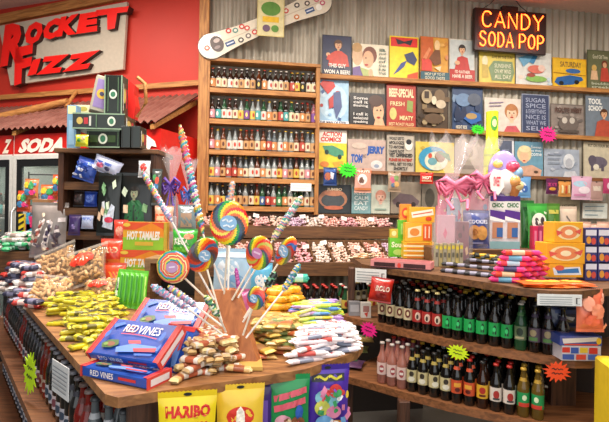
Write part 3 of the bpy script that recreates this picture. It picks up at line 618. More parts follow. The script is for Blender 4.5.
for x in (.25, L-.25): mb = MB(); mb.box(x-.02, .012, -.02, x+.02, .165, .02, '#3a3632'); mb.build('bracket', t)
def sticker(els, nm='sticker'):
    mb = MB(); mb.art(lambda u, v, h: (u, -.002-h, v), els, .0006); mb.build(nm, t)
sticker([('e', .05, .0, .062, .075, '#5a4c48'), ('e', .06, .03, .03, .02, '#b8a8a0'), ('e', .04, -.03, .03, .015, '#8c7c78')])
for (x, z, c) in ((-.05, .0, '#c85c48'), (.2, .07, '#c8382c'), (.26, .05, '#5c8c80'), (.27, -.05, '#3c3c3c'), (.33, .06, '#c8483c'), (.37, .03, '#c84c40'), (.35, -.04, '#6c6460'), (.42, -.03, '#cc4038'), (.78, .04, '#c8483c'), (.85, -.05, '#c4702c'), (.9, .05, '#3c3432'), (1.0, .03, '#4c4440'), (1.1, .03, '#c85c70'), (1.14, -.02, '#c04c6c')):
    sticker([('e', x, z, .027, .024, c), ('e', x, z, .014, .012, '#e8dccc')])
for (x, z) in ((.17, -.04), (1.0, -.04)): sticker([('r', x-.05, z-.022, x+.04, z+.022, '#34507c'), ('l', [(x-.04, z), (x+.03, z)], .012, '#d0d8e4')])
sticker([('e', 1.09, -.045, .03, .03, '#f4f0e4')])
poster(None, 257, -3, 284.5, 36.5, '#d8cc98', [('e', .5, .3, .36, .18, '#5c8c3c'), ('r', .2, .5, .8, .64, '#e0b42c'), ('e', .34, .8, .14, .09, '#6c5468'), ('e', .66, .8, .14, .09, '#5c8c3c')],
    'cream tin sign with green and yellow shapes hung over the snowboard', '#c8b878', off=.22)
# ------------------------------------------------------------------ neon sign
ST = {'C': [[(.9, .82), (.7, 1), (.3, 1), (.08, .75), (.08, .25), (.3, 0), (.7, 0), (.9, .18)]], 'A': [[(.02, 0), (.5, 1), (.98, 0)], [(.2, .35), (.8, .35)]], 'N': [[(.08, 0), (.08, 1), (.9, 0), (.9, 1)]],
      'D': [[(.1, 0), (.1, 1), (.55, 1), (.9, .7), (.9, .3), (.55, 0), (.1, 0)]], 'Y': [[(.02, 1), (.5, .5), (.98, 1)], [(.5, .5), (.5, 0)]], 'S': [[(.88, .82), (.65, 1), (.3, 1), (.1, .8), (.2, .58), (.8, .42), (.9, .2), (.68, 0), (.3, 0), (.08, .18)]],
      'O': [[(.5, 1), (.15, .85), (.05, .5), (.15, .15), (.5, 0), (.85, .15), (.95, .5), (.85, .85), (.5, 1)]], 'P': [[(.1, 0), (.1, 1), (.6, 1), (.88, .82), (.88, .62), (.6, .45), (.1, .45)]]}
ua, zt = WALL.uz(475, 9, .14); ub, _ = WALL.uz(546.5, 30, .14); _, zb = WALL.uz(510, 52.5, .14); zt = WALL.uz(510, 10, .14)[1]; W = ub-ua; H = zt-zb
t = empty('neon_sign', WALL.pt(ua, zb, .14), 'glowing orange neon CANDY SODA POP sign on a dark box', 'neon sign', rot=(0, 0, WT))
mb = MB(); mb.box(0, 0, 0, W, .05, H, M('#2c1210', .35), .006); mb.build('box', t)
NE = M('#ff5a1e', emit=9)
def neon(word, x0, z0, x1, z1):
    n = len(word); cw = (x1-x0)/n
    for i, ch in enumerate(word):
        if ch == ' ': continue
        mb = MB()
        for s in ST[ch]:
            pts = [(x0+cw*i+cw*.1+a*cw*.8, -.022, z0+b*(z1-z0)) for a, b in s]
            if ch in 'CSODP':
                q = [pts[0]]
                for k in range(1, len(pts)-1):
                    a, b, c = Vector(pts[k-1]), Vector(pts[k]), Vector(pts[k+1])
                    sharp = ch in 'DP' and k in ((1, 5) if 0 else (1,))
                    q += [b] if sharp else [b.lerp(a, .25), (b*6+a+c)/8, b.lerp(c, .25)]
                pts = q + [pts[-1]]
            mb.tube(pts, .0065, 8, NE)
        mb.build('glass_letter', t)
neon('CANDY', .05, H*.55, W-.04, H*.9); neon('SODA', .03, H*.1, W*.53, H*.43); neon('POP', W*.58, H*.1, W-.03, H*.43)
mb = MB(); mb.box(W*.38, .0, H, W*.6, .05, H+.045, '#241512', .006); mb.build('transformer', t)
for x0, x1 in ((.12, .34), (.75, .55)):
    mb = MB(); mb.tube([(W*x0, .02, H), (W*(x0+x1)/2, .03, H+.06), (W*x1, .04, H+.16)], .004, 6, '#3a2c28'); mb.build('cable', t)
# ================================================================== TAFFY UNIT UNDER THE WALL RACK
def wl(px, py, off): return WALL.uz(px, py, off)
t = empty('taffy_rack', WALL.pt(0, 0, 0), 'long dark wooden rack of slanted taffy bins below the wall rack', 'shelf', rot=(0, 0, WT))
ua = wl(196, 230, .36)[0]; ub = wl(394, 230, .36)[0]
lz = wl(300, 213.5, .1)[1]
mb = MB(); mb.box(ua, -.12, lz-.03, ub+.5, -.014, lz-.001, DARK, .003); mb.build('ledge', t)
z1t, z1b = wl(300, 226, .36)[1], wl(300, 238.5, .36)[1]
mb = MB(); mb.box(ua, -.37, z1b, ub, -.35, z1t, DARK, .003); mb.build('front_board', t)
z1k = wl(300, 217, .13)[1]
mb = MB(); mb.add([(ua, -.35, z1t-.035), (ub, -.35, z1t-.035), (ub, -.125, z1k-.03), (ua, -.125, z1k-.03), (ua, -.35, z1t-.05), (ub, -.35, z1t-.05), (ub, -.125, z1k-.045), (ua, -.125, z1k-.045)], [(0, 1, 2, 3), (7, 6, 5, 4), (0, 4, 5, 1), (2, 6, 7, 3), (1, 5, 6, 2), (0, 3, 7, 4)], DARK); mb.build('bin_floor', t)
z2t, z2b = wl(300, 262, .78)[1], wl(300, 276, .78)[1]; z2k = wl(300, 242, .42)[1]
mb = MB(); mb.box(ua, -.8, z2b, ub, -.78, z2t, DARK, .003); mb.build('front_board', t)
mb = MB(); mb.add([(ua, -.78, z2t-.035), (ub, -.78, z2t-.035), (ub, -.40, z2k-.03), (ua, -.40, z2k-.03), (ua, -.78, z2t-.05), (ub, -.78, z2t-.05), (ub, -.40, z2k-.045), (ua, -.40, z2k-.045)], [(0, 1, 2, 3), (7, 6, 5, 4), (0, 4, 5, 1), (2, 6, 7, 3), (1, 5, 6, 2), (0, 3, 7, 4)], DARK); mb.build('bin_floor', t)
mb = MB(); mb.box(ua, -.4, z2b, ub, -.385, z2k+.02, DARK); mb.build('riser_board', t)
NB = 11; bw = (ub-ua)/NB
for k in range(NB+1):
    x = ua + k*bw; mb = MB()
    mb.add([(x-.006, -.78, z2t-.04), (x+.006, -.78, z2t-.04), (x+.006, -.4, z2k-.035), (x-.006, -.4, z2k-.035), (x-.006, -.78, z2t+.0), (x+.006, -.78, z2t+.0), (x+.006, -.4, z2k+.012), (x-.006, -.4, z2k+.012)],
        [(3, 2, 1, 0), (4, 5, 6, 7), (0, 1, 5, 4), (1, 2, 6, 5), (2, 3, 7, 6), (3, 0, 4, 7)], DARK); mb.build('divider', t)
for x in (ua+.02, ub-.03):
    mb = MB(); mb.box(x-.02, -.79, 0, x+.02, -.14, z2b, DARKV); mb.build('end_panel', t)
z3 = wl(325, 316, 1.05)[1]
mb = MB(); mb.box(ua, -1.1, z3-.035, ub, -.8, z3, DARK, .003); mb.build('bottle_shelf', t)
mb = MB(); mb.box(ua, -1.09, 0, ub, -1.07, z3-.035, M('#241a14', .7)); mb.build('kick_board', t)
# taffy
TC = [('#e0a0a0', '#ecccc4'), ('#e09484', '#f0ccc0'), ('#e4bca8', '#f0dccc'), ('#d48c94', '#eabcc0'), ('#c4a0b8', '#e0cadc'), ('#e4ae9a', '#f0d4c4'), ('#dcc4b4', '#f0e4dc')]
TP = [Proto(tag(twistcandy(.013, .036, M(a, .4), M(b, .4)).build('taffy_piece'), 'x', 'candy')) for a, b in TC]
CN = ['rosy', 'coral', 'peach', 'raspberry', 'lilac', 'salmon', 'beige']
sl2 = math.atan2(z2k - z2t, .38)
bed = MB()
def bedpiece(x, y, z, c):
    a = random.random()*PI; ca, sa = math.cos(a)*.02, math.sin(a)*.02; h = .012
    bed.add([(x-ca-sa*.5, y-sa+ca*.5, z), (x+ca-sa*.5, y+sa+ca*.5, z), (x+ca+sa*.5, y+sa-ca*.5, z), (x-ca+sa*.5, y-sa-ca*.5, z), (x, y, z+h)], [(0, 1, 4), (1, 2, 4), (2, 3, 4), (3, 0, 4)], M(c, .4))
def wlocal(u, y, z): return WALL.pt(u, z, -y)
for k in range(NB):
    ci = (k*3+2) % 7
    for i in range(16):
        row, colm = divmod(i, 2); 
        y = -.76 + row*.046; u = ua + k*bw + bw*(.3 + .42*colm) + random.uniform(-.012, .012)
        z = z2t - .035 + (y+.78)/.38*(z2k-z2t+.005) + .018
        TP[ci].put(wlocal(u, y, z), (random.uniform(-.3, .3), random.uniform(-.3, .3), random.uniform(0, 3.1)), '%s wrapped taffy in the %s bin from left of the lower tier' % (CN[ci], ORD[k]), 'taffy in the %s lower bin' % ORD[k])
    for i in range(50):
        y = random.uniform(-.765, -.41); bedpiece(ua + k*bw + random.uniform(.02, bw-.02), y, z2t - .034 + (y+.78)/.38*(z2k-z2t+.005) + random.uniform(0, .016), random.choice(TC[ci] + (TC[ci][0],)))
for k in range(11):
    ci = (k*2+1) % 7
    for i in range(10):
        row, colm = divmod(i, 3); y = -.325 + row*.055; u = ua + k*bw + bw*(.22 + .28*colm) + random.uniform(-.012, .012)
        z = z1t - .035 + (y+.35)/.225*(z1k-z1t+.005) + .03 + .006*(i % 3)
        TP[ci].put(wlocal(u, y, z), (random.uniform(-.3, .3), random.uniform(-.3, .3), random.uniform(0, 3.1)), '%s wrapped taffy in the %s heap from left of the upper tier' % (CN[ci], ORD[k]), 'taffy in the %s upper heap' % ORD[k])
    for i in range(40):
        y = random.uniform(-.34, -.13); bedpiece(ua + k*bw + random.uniform(.01, bw-.01), y, z1t - .034 + (y+.35)/.225*(z1k-z1t+.005) + random.uniform(0, .028), random.choice(TC[ci] + (TC[ci][0],)))
bo = bed.build('taffy', None, WALL.pt(0, 0, 0), (0, 0, WT)); tag(bo, 'deep layer of wrapped pastel taffy filling all the bins', 'candy', kind='stuff')
for i, (px, py, off) in enumerate([(256, 214, .3), (288, 216, .3), (303, 215, .3), (322, 215, .3), (344, 217, .3), (371, 218, .3), (324, 241, .6), (340, 243, .6), (357, 246, .6), (374, 248, .6), (306, 245, .6)]):
    c = card('flavor_card', .055, .035, .0015, '#efece6', [('l', [(.15, .35), (.85, .35)], .08, '#a8544c'), ('l', [(.15, .65), (.7, .65)], .06, '#7c7c80')], 'small white flavor card, %s from left among the %s taffy bins' % (ORD[i if i < 6 else [1, 2, 3, 4, 0][i-6]], 'upper' if i < 6 else 'lower'), 'card', WALL.hit(px, py, off) + Vector((0, 0, -.03)), (-.35, random.uniform(-.25, .25), WT + random.uniform(-.3, .3)))
# bottles on the third level
B3 = [('dark', 'red'), ('brown', 'white'), ('dark', 'cream')]
b3 = [bottle(GL[g], M(LC[l], .6), M(c, .3), n=12, emblem=[('e', .5, .5, .24, .3, e)]) for g, l, c, e in (('dark', 'white', '#b02820', '#b02820'), ('brown', 'cream', '#b02820', '#3c5c3c'), ('green', 'yellow', '#c8c4ba', '#a83020'))]
us = wl(268, 310, 1.0)[0]; ue = ub-.04; n3 = int((ue-us)/.072)
for row in range(3):
    for i in range(n3+1):
        g = (0 if i < n3*.5 else 2) if row % 2 == 0 else 1
        b3[g].put(WALL.pt(us + i*(ue-us)/n3, z3+.001, 1.05 - row*.075), (0, 0, WT), '%s soda bottle with %s label, %s from left, %s row under taffy bins' % (('black', 'brown', 'green')[g], ('white', 'cream', 'yellow')[g], ORD[i], ('front', 'middle', 'back')[row]), 'soda bottles under the taffy bins')
# ------------------------------------------------------------------ small bags pegged along the lower rail
def hangbag(px0, py0, px1, py1, base, el, label, seal=None, off=.16, wr=0., fr=None, cat='candy bag', name='candy_bag', D=.02, group=None):
    fr = fr or WALL; ua, _ = fr.uz(px0, py0, off); ub, _ = fr.uz(px1, py0, off); _, zt = fr.uz((px0+px1)/2, py0, off); _, zb = fr.uz((px0+px1)/2, py1, off)
    W, H = ub-ua, zt-zb; s = min(.02, H*.09)
    o = pillow(W, H-2*s, D, M(base, .3, coat=.3), el, seal and M(seal, .3), wr, True).build(name, None, fr.pt((ua+ub)/2, zb+s, off), (0, 0, fr.th))
    return tag(o, label, cat, group)
hangbag(323.5, 167, 337, 186, '#23407c', [('e', .3, .5, .25, .25, '#b0603c'), ('p', [(.5, .2), (.8, .3), (.7, .7), (.5, .6)], '#d8dce8'), ('r', .1, .08, .9, .2, '#3c68b8')], 'small blue snack bag hanging left of the green starburst', D=.03)
hangbag(354.5, 168, 371.5, 193, '#d8a08c', [('r', 0, .02, 1, .14, '#d86c3c'), ('e', .45, .45, .3, .26, '#f0e8e0'), ('e', .4, .5, .16, .16, '#6c4c40'), ('t', 'PNUTS', .1, .03, .9, .13, .03, '#f8f0e0'), ('r', 0, .86, 1, .97, '#c87c4c')], 'tan and orange candy bag hanging right of the green starburst', wr=2., D=.03)
hangbag(388, 171, 401, 192.5, '#a89078', [('e', .3, .4, .2, .2, '#c85c7c'), ('e', .6, .3, .2, .15, '#7c9c5c'), ('e', .6, .65, .25, .15, '#e0b06c'), ('e', .35, .7, .15, .12, '#5c7c9c')], 'clear-fronted bag of mixed candy hanging on the lower rail', wr=3., D=.04)
hangbag(420, 172, 433.5, 184, '#c8261c', [('t', 'HOT', .15, .3, .85, .65, .05, '#f8f0dc'), ('r', .1, .75, .9, .85, '#f0dcb0')], 'small red packet with pale writing left of the pink gift bag', wr=1.)
hangbag(514, 176, 531, 198, '#6ca4d8', [('e', .4, .5, .3, .3, '#e8f0f8'), ('e', .6, .6, .2, .2, '#3c6cb8')], 'pale blue candy bag beside the ice cream balloon', wr=4., D=.03)
hangbag(546, 178, 558, 194.5, '#5c1c4c', [('r', .1, .25, .9, .5, '#b83c74'), ('e', .5, .7, .3, .12, '#e0a03c')], 'dark purple candy packet hanging below the pale blonde sign', wr=2.2, D=.025)
hangbag(558.5, 181, 571, 197, '#d8944c', [('r', .2, .2, .35, .8, '#e8dca8'), ('r', .5, .25, .65, .85, '#c84c30'), ('r', .75, .2, .88, .8, '#e8dca8')], 'orange candy packet with upright stripes between purple and pink packets', wr=2.4, D=.025)
hangbag(571.5, 176, 592, 200, '#e0b4cc', [('e', .4, .3, .35, .15, '#b0d4e8'), ('e', .6, .6, .3, .18, '#f4e4ec'), ('r', .1, .8, .7, .9, '#d88cb4')], 'pale pink square candy packet hanging on the lower rail', wr=2.9, D=.025)
hangbag(603, 178, 618, 194, '#b83c6c', [('e', .5, .5, .3, .3, '#e8c8d4')], 'magenta candy packet at the far right frame edge', wr=3.9, D=.025)
hangbag(590, 181, 603, 201, '#b8948c', [('r', .2, .2, .8, .5, '#d8c8b8')], 'brownish candy packet between pink and magenta packets', wr=3.1, D=.02)
starburst('starburst_sign', .21, .16, '#35e01c', 'neon green starburst price sign pegged to the lower rail', WALL.hit(348, 170, .19), (0, .1, WT))
starburst('starburst_sign', .17, .11, '#35e01c', 'neon green starburst sign in front of the middle rail', WALL.hit(478, 129.5, .16), (0, .1, WT))
starburst('starburst_sign', .22, .18, '#f0288c', 'hot pink starburst sign on the middle rail', WALL.hit(548, 134.5, .16), (0, .1, WT))
# ================================================================== RIGHT-HAND CURVED SODA DISPLAY
Z1, Z2, Z3 = 1.21, .87, .56
top_px = [(352, 257), (362, 264), (380, 267.5), (410, 271.5), (449, 276.5), (490, 283), (520, 288), (550, 291), (580, 291), (602, 289)]
f1 = [G(x, y, Z1) for x, y in top_px]
sh_px = [(340, 315), (372, 322), (405, 330), (449, 340), (500, 349), (545, 356), (575, 360), (592, 360), (598, 357)]
f2 = [G(x, y, Z2) for x, y in sh_px]
f3 = [G(x, y, Z3) for x, y in [(338, 374), (372, 383), (400, 391), (449, 404), (500, 415), (545, 424), (575, 427)]]
ds = empty('soda_display', (1.2, 2.9, 0), 'curved dark wooden display counter holding rows of soda bottles', 'display counter')
def loc(p): return (p[0]-1.2, p[1]-2.9)
def shelf(front, back, z, th, name):
    mb = MB(); pts = [loc(p) for p in front] + [loc(p) for p in back]; mb.slab(pts, z-th, z, RUST if name == 'shelf' else DARK); return mb.build(name, ds)
shelf(f1, [(2.05, 2.5), (2.35, 3.75), (.95, 3.6), (.62, 3.5)], Z1, .035, 'counter_top')
BKO = Vector((.34, .42, 0))
b2 = [p + BKO for p in f2[::-1]]
shelf(f2, [(1.9, 2.5), (1.95, 2.9)] + b2[1:], Z2, .04, 'shelf')
b3_ = [p + BKO for p in f3[::-1]]
shelf(f3, [(1.75, 2.4), (1.8, 2.8)] + b3_[1:], Z3, .04, 'shelf')
mb = MB()
bp = [p + BKO*.98 for p in f2]
for z0, z1 in ((Z3, Z2-.04), (Z2, Z1-.036)):
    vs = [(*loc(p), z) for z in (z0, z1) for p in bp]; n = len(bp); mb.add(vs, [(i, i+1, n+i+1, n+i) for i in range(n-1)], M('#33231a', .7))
mb.build('back_panel', ds)
for (px, py) in ((398, 399), (566, 425)):
    p = G(px, py, Z3); p += Vector((.05, .09, 0)); q = loc(p); mb = MB(); mb.box(q[0]-.03, q[1]-.03, 0, q[0]+.03, q[1]+.03, Z3-.04, DARKV, .004); mb.build('leg', ds)
p = V(572, 330, 2.42); q = loc(p); mb = MB(); mb.box(q[0]-.09, q[1]+.02, 0, q[0]+.04, q[1]+.06, Z1-.036, DARKV, .004); mb.build('end_panel', ds)
p = V(352, 300, 3.12); q = loc(p); mb = MB(); mb.box(q[0]-.02, q[1]+.02, 0, q[0]+.02, q[1]+.1, Z1-.036, DARKV, .004); mb.build('post', ds)
# --- bottles
def along(poly, s):
    for a, b in zip(poly, poly[1:]):
        L = (b-a).length
        if s <= L: return a + (b-a)*(s/L), (b-a).normalized()
        s -= L
    return poly[-1], (poly[-1]-poly[-2]).normalized()
def plen(poly): return sum((b-a).length for a, b in zip(poly, poly[1:]))
def D2(g, l, c, em, neck=None, lh=(.05, .115)): return bottle(g if not isinstance(g, str) else GL[g], M(l, .5), M(c, .3, .2), r=.0285, n=16, neck=neck and M(neck, .5), emblem=em, lh=lh, h=.235)
EM = {
 'cream': D2('dark', '#cfc09a', '#222222', [('e', .5, .45, .3, .35, '#6c2c24'), ('e', .5, .45, .14, .18, '#e8d8a8')]),
 'red': D2('dark', '#a82c28', '#c8b87c', [('e', .5, .5, .3, .34, '#e8c8b0'), ('e', .45, .55, .12, .2, '#3c2c24')], '#8c2420'),
 'green': D2('dark', '#1e9c4c', '#2a2a2a', [('p', [(.35, .85), (.4, .3), (.55, .15), (.7, .4), (.68, .85)], '#101c14'), ('e', .5, .5, .14, .18, '#3cd074')]),
 'teal': D2('green', '#6c7c5c', '#c8c4ba', [('e', .5, .4, .3, .3, '#2c3c2c'), ('r', .1, .75, .9, .9, '#b8b088')], '#3c6c3c'),
 'purple': D2('dark', '#5c4a5c', '#2a2a2a', [('e', .5, .35, .3, .25, '#b0a078'), ('r', .1, .65, .9, .9, '#5c8c4c')], '#3c3048'),
 'pink': D2(M('#c88878', .1, trans=.45, var=0), '#e0c8c0', '#b8b0a8', [('e', .5, .5, .28, .32, '#a8484c'), ('r', .3, .4, .7, .6, '#f0e8e0')]),
 'gold': D2('dark', '#c8bc8c', '#2c2c2c', [('e', .5, .3, .24, .22, '#3c3428'), ('e', .5, .7, .34, .2, '#e8e4d0')], '#a89448'),
 'orange': D2('dark', '#c8502c', '#b02820', [('r', .15, .2, .85, .5, '#e8a83c'), ('e', .5, .7, .25, .15, '#5c1c14')], '#c8502c'),
 'yellow': D2('brown', '#d8a82c', '#2a2a2a', [('e', .5, .4, .3, .25, '#b02c20'), ('r', .2, .7, .8, .85, '#5c1c14')]),
 'white': D2('dark', '#d8ccc0', '#a82820', [('e', .5, .5, .28, .3, '#a82c28'), ('r', .2, .75, .8, .88, '#3c3c3c')]),
 'greenred': D2(M('#6c5420', .1, trans=.2), '#1c8c4c', '#c8a03c', [('e', .5, .35, .2, .2, '#d8e8c0'), ('r', 0, .72, 1, 1, '#c83c2c')], '#b08c30'),
}
NMB = {'cream': 'black bottle with cream round-emblem label', 'red': 'dark bottle with red label', 'green': 'black bottle with vivid green label', 'teal': 'green bottle with olive label', 'purple': 'dark bottle with mauve and green label', 'pink': 'clear pink soda bottle with pale label', 'gold': 'dark bottle with cream and gold label', 'orange': 'dark bottle with orange-red label', 'yellow': 'brown bottle with yellow label', 'white': 'dark bottle with white and red label', 'greenred': 'amber bottle with green and red label'}
def row_of(front, z, s0, s1, kinds, rows, shelfname, step=.064):
    n = int((s1-s0)/step)
    for r in range(rows):
        for i in range(n+1):
            p, d = along(front, s0 + i*step); nrm = Vector((-d.y, d.x, 0)); 
            if nrm.y < 0: nrm = -nrm
            p = p + nrm*(.05 + r*.068); k = kinds[min(len(kinds)-1, int(i/(n+1)*len(kinds)))]
            if r > 1: REST.append((Vector((p.x, p.y, z+.001)), .95, 1.03, 'dark' if k != 'pink' else 'pink', 'black')); continue
            EM[k].put((p.x, p.y, z+.001), (0, 0, math.atan2(p.x, p.y)*-1 + random.uniform(-.25, .25)), '%s, %s from left, %s row, %s display shelf' % (NMB[k], ORD[i], ('front', 'second', '', '', '')[r], shelfname), 'soda bottles on the %s display shelf' % shelfname)
row_of(f2, Z2, .30, plen(f2)-.2, ['cream', 'cream', 'cream', 'red', 'red', 'green', 'green', 'green', 'green', 'green', 'teal', 'purple', 'purple', 'purple'], 5, 'upper')
row_of(f3, Z3, .27, plen(f3)-.1, ['pink', 'pink', 'pink', 'gold', 'gold', 'gold', 'gold', 'orange', 'orange', 'yellow', 'white', 'white', 'greenred', 'greenred', 'greenred'], 5, 'lower')
# ------------------------------------------------------------------ generic standing things
def stand(x0, y0, x1, y1, z=None, Y=None):
    """returns base point, width, height and depth for a thing seen in a pixel rectangle"""
    if Y is None: Y = G((x0+x1)/2, y1, z).y
    p = V((x0+x1)/2, y1, Y); q = V((x0+x1)/2, y0, Y)
    if z is not None: p.z = z
    return p, (x1-x0)/F*Y, q.z-p.z, Y
def box_(x0, y0, x1, y1, base, el, label, z=None, Y=None, D=.05, name='candy_box', cat='box', rz=0., side=None, top=None, group=None, rough=.35):
    p, W, H, Y = stand(x0, y0, x1, y1, z, Y)
    o = carton(W, H, D, M(base, rough, coat=.2), el, side, top).build(name, None, p, (0, 0, rz)); tag(o, label, cat, group); return p.z + H, Y
def bag_(x0, y0, x1, y1, base, el, label, z=None, Y=None, D=.05, name='candy_bag', cat='candy bag', rz=0., seal=None, group=None, wr=0., rx=-.08, ry=0., alpha=1):
    p, W, H, Y = stand(x0, y0, x1, y1, z, Y); s = min(.02, H*.09)
    o = pillow(W, H-2*s, D, M(base, .3, coat=.3, alpha=alpha), el, seal and M(seal, .3), wr).build(name, None, p + Vector((0, 0, s)), (rx, ry, rz)); tag(o, label, cat, group); return p.z + H, Y
ORG = [('p', [(.08, .35), (.9, .12), (.95, .5), (.12, .72)], '#f8f0dc'), ('l', [(.15, .52), (.88, .3)], .06, '#d8562c'), ('e', .75, .75, .12, .14, '#e0502c')]
Yb = G(420, 259, Z1).y
# raised tier at the back of the counter
za, _ = 1.31, 0
mb = MB(); mb.box(-.02, 0, 0, 1.15, .42, .1, DARK, .004); p = V(437, 250, 3.18); tag(mb.build('wooden_riser', None, (p.x, 3.2, Z1+.001), (0, 0, -.03)), 'low dark wooden riser at the back of the right-hand counter', 'riser')
ZR = Z1 + .101; YR = 3.24
zt, Y = box_(403.5, 242, 434.5, 258.5, '#ecb42c', [('r', 0, .2, 1, .3, '#f4e8c0'), ('r', 0, .5, 1, .58, '#f4e8c0'), ('r', 0, .78, 1, .86, '#f4e8c0')] + [('l', [(.1, v), (.85, v-.02)], .05, '#d8642c') for v in (.12, .4, .68, .94)], 'bottom layer of flat orange boxes stacked by the pink gift bag', z=Z1+.001, D=.09)
zt2, _ = box_(405, 222.5, 432, 242, '#f0b030', [('p', [(.1, .3), (.6, .15), (.6, .7), (.1, .8)], '#f4e4b8'), ('e', .35, .5, .18, .2, '#e08c3c'), ('r', .66, .08, .98, .92, '#e8602c'), ('r', .72, .2, .77, .8, '#f8dcc0'), ('r', .86, .2, .91, .8, '#f8dcc0')], 'middle orange and yellow box in the stack', z=zt+.001, Y=Y, D=.08)
box_(409, 207, 435, 222.5, '#f0b030', ORG, 'top orange box with a slanted white band', z=zt2+.001, Y=Y, D=.08)
box_(400, 204, 411, 222, '#e88c24', [('e', .5, .5, .35, .3, '#d8442c'), ('e', .5, .5, .2, .16, '#f0c44c')], 'deep orange box standing behind the top orange box', z=zt2+.001, Y=Y+.1, D=.05)
zt, Y2 = box_(389.5, 238, 407, 257, '#68c428', [('t', 'Sour', .1, .2, .85, .5, .04, '#eaf4d0'), ('e', .5, .75, .3, .16, '#b8e070')], 'lower lime green box left of the orange stack', z=Z1+.001, D=.07)
box_(398, 220, 407, 238, '#58bc20', [('r', .3, .2, .7, .8, '#a8e070')], 'upper lime green box with a pale patch', z=zt+.001, Y=Y2, D=.05)
box_(390, 229, 398, 238, '#c8b430', [('e', .5, .5, .3, .3, '#f0e8a0')], 'small mustard box on the lower lime green box', z=zt+.001, Y=Y2, D=.05)
# long dark tray with pink rim
p, W, H, Y = stand(371, 258, 425, 270, Z1)
t = empty('candy_tray', G(371, 268, Z1) + Vector((0, .02, .001)), 'long dark tray of bars with a pink patterned rim', 'tray', rot=(0, 0, -.16 - math.radians(16)))
mb = MB(); W = .36
mb.box(0, 0, 0, W, .12, .01, '#3c2024'); mb.box(0, 0, .01, W, .006, .048, '#d88c8c'); mb.box(0, .114, .01, W, .12, .05, '#d88c8c'); mb.box(0, .006, .01, .006, .114, .05, '#d88c8c'); mb.box(W-.006, .006, .01, W, .114, .05, '#d88c8c')
mb.art(lambda u, v, h: (u*W, -h, .048*(1-v)), [('r', .06, .25, .42, .75, '#3c1c20'), ('r', .56, .25, .92, .75, '#3c1c20'), ('e', .49, .5, .03, .3, '#e0483c')], .0008); mb.build('tray', t)
for i in range(7): p = t.location; pb = bar(.1, .04, .03, '#3c2024', '#5c2c2c', '#c86c6c')
bp_ = Proto(tag(bar(.1, .042, .022, '#4c2426', '#d8a8a0', '#c86c6c').build('candy_bar'), 'x', 'candy bar'))
for i in range(7):
    th = t.rotation_euler[2]; d = Vector((math.cos(th), math.sin(th), 0)); n_ = Vector((-d.y, d.x, 0))
    bp_.put(t.location + d*(.035+i*.048) + n_*.06 + Vector((0, 0, .011)), (0, 0, th+PI/2), 'dark and pink bar lying %s from left in the pink-rimmed tray' % ORD[i], 'bars in the pink-rimmed tray')
# taffy strips at the left end, price cards, bags
p0 = G(362, 258, Z1)
st = Proto(tag(bar(.13, .018, .01, '#e8dcc0', '#d8a06c', '#e4d0b0').build('wrapped_stick'), 'x', 'candy'))
for i in range(9): st.put(p0 + Vector((-.05+.025*i, -.03+.02*i - .05*(i % 2), .001 + .011*(i % 3))), (0, 0, .5 + .12*i), 'cream wrapped candy stick scattered at the left end of the counter', 'cream sticks at the left end of the counter')
def pricecard(px, py, w, h, z, rz, label, off=-.03):
    p = G(px, py, z); p += Vector((-math.sin(rz)*0, off, 0))
    card('price_card', w, h, .002, '#e4e6e2', [('l', [(.05, v), (.78, v)], .05, '#8c9498') for v in (.25, .45, .65, .82)] + [('l', [(.85, .3), (.95, .3)], .05, '#444444'), ('l', [(.87, .3), (.87, .8), (.95, .8)], .03, '#444444')], label, 'price card', p + Vector((0, 0, -h-.005)), (.0, 0, rz))
d = (f1[3]-f1[0]); rz1 = math.atan2(d.y, d.x)
pricecard(370, 267.5, .19, .085, Z1, -.35, 'white printed price card clipped under the left end of the right counter')
pricecard(556, 292, .19, .05, Z1, -.04, 'long white printed price card under the right end of the counter')
# small twin packs
for i in range(7):
    box_(435+i*4.1, 243 + (i % 2), 438.5+i*4.1, 259+i*.3, '#b8ac78' if i % 2 else '#a8a490', [('r', .1, .1, .9, .25, '#d8c83c'), ('r', .2, .4, .8, .6, '#5c5c4c')], 'slim grey and gold packet, %s from left in front of the gift bag' % ORD[i], z=Z1+.001, Y=2.98, D=.03, name='gum_packet', cat='packet', group='slim grey packets')
yw = Proto(tag(bar(.09, .03, .02, '#e0d82c', '#f0ec60', '#c8b820').build('wrapped_candy'), 'x', 'candy'))
for i in range(5): yw.put(G(432+i*6, 264+i*.8, Z1) + Vector((0, 0, .001+.004*(i % 2))), (0, 0, .2*i - .4), 'bright yellow wrapped candy lying in front of the grey packets', 'yellow candies before the grey packets')
dk = Proto(tag(bar(.1, .045, .022, '#23222a', '#8c8ca0', '#1c1c22').build('dark_candy_bar'), 'x', 'candy bar'))
for i in range(15):
    p = G(450 + (i % 5)*12, 273 - (i//5)*5 + (i % 5)*1.4, Z1); dk.put(p + Vector((0, .01, .001 + .012*(i//5))), (0, 0, -.5 + .1*(i % 3)), 'black wrapped bar with grey band lying on the counter, %s of the dark row' % ORD[i], 'black bars on the right-hand counter')
by = Proto(tag(bar(.11, .05, .024, '#2c3024', '#e0b42c', '#2c3024').build('yellow_dark_bar'), 'x', 'candy bar'))
for i in range(10):
    p = G(458 + i*5.5, 262+i*.8, Z1); by.put(p + Vector((0, .03 + .03*(i % 2), .04 + .012*(i % 2))), (0, 0, -.4 + .15*(i % 3)), 'black and yellow wrapped bar, %s from left behind the black bars' % ORD[i], 'black and yellow bars')
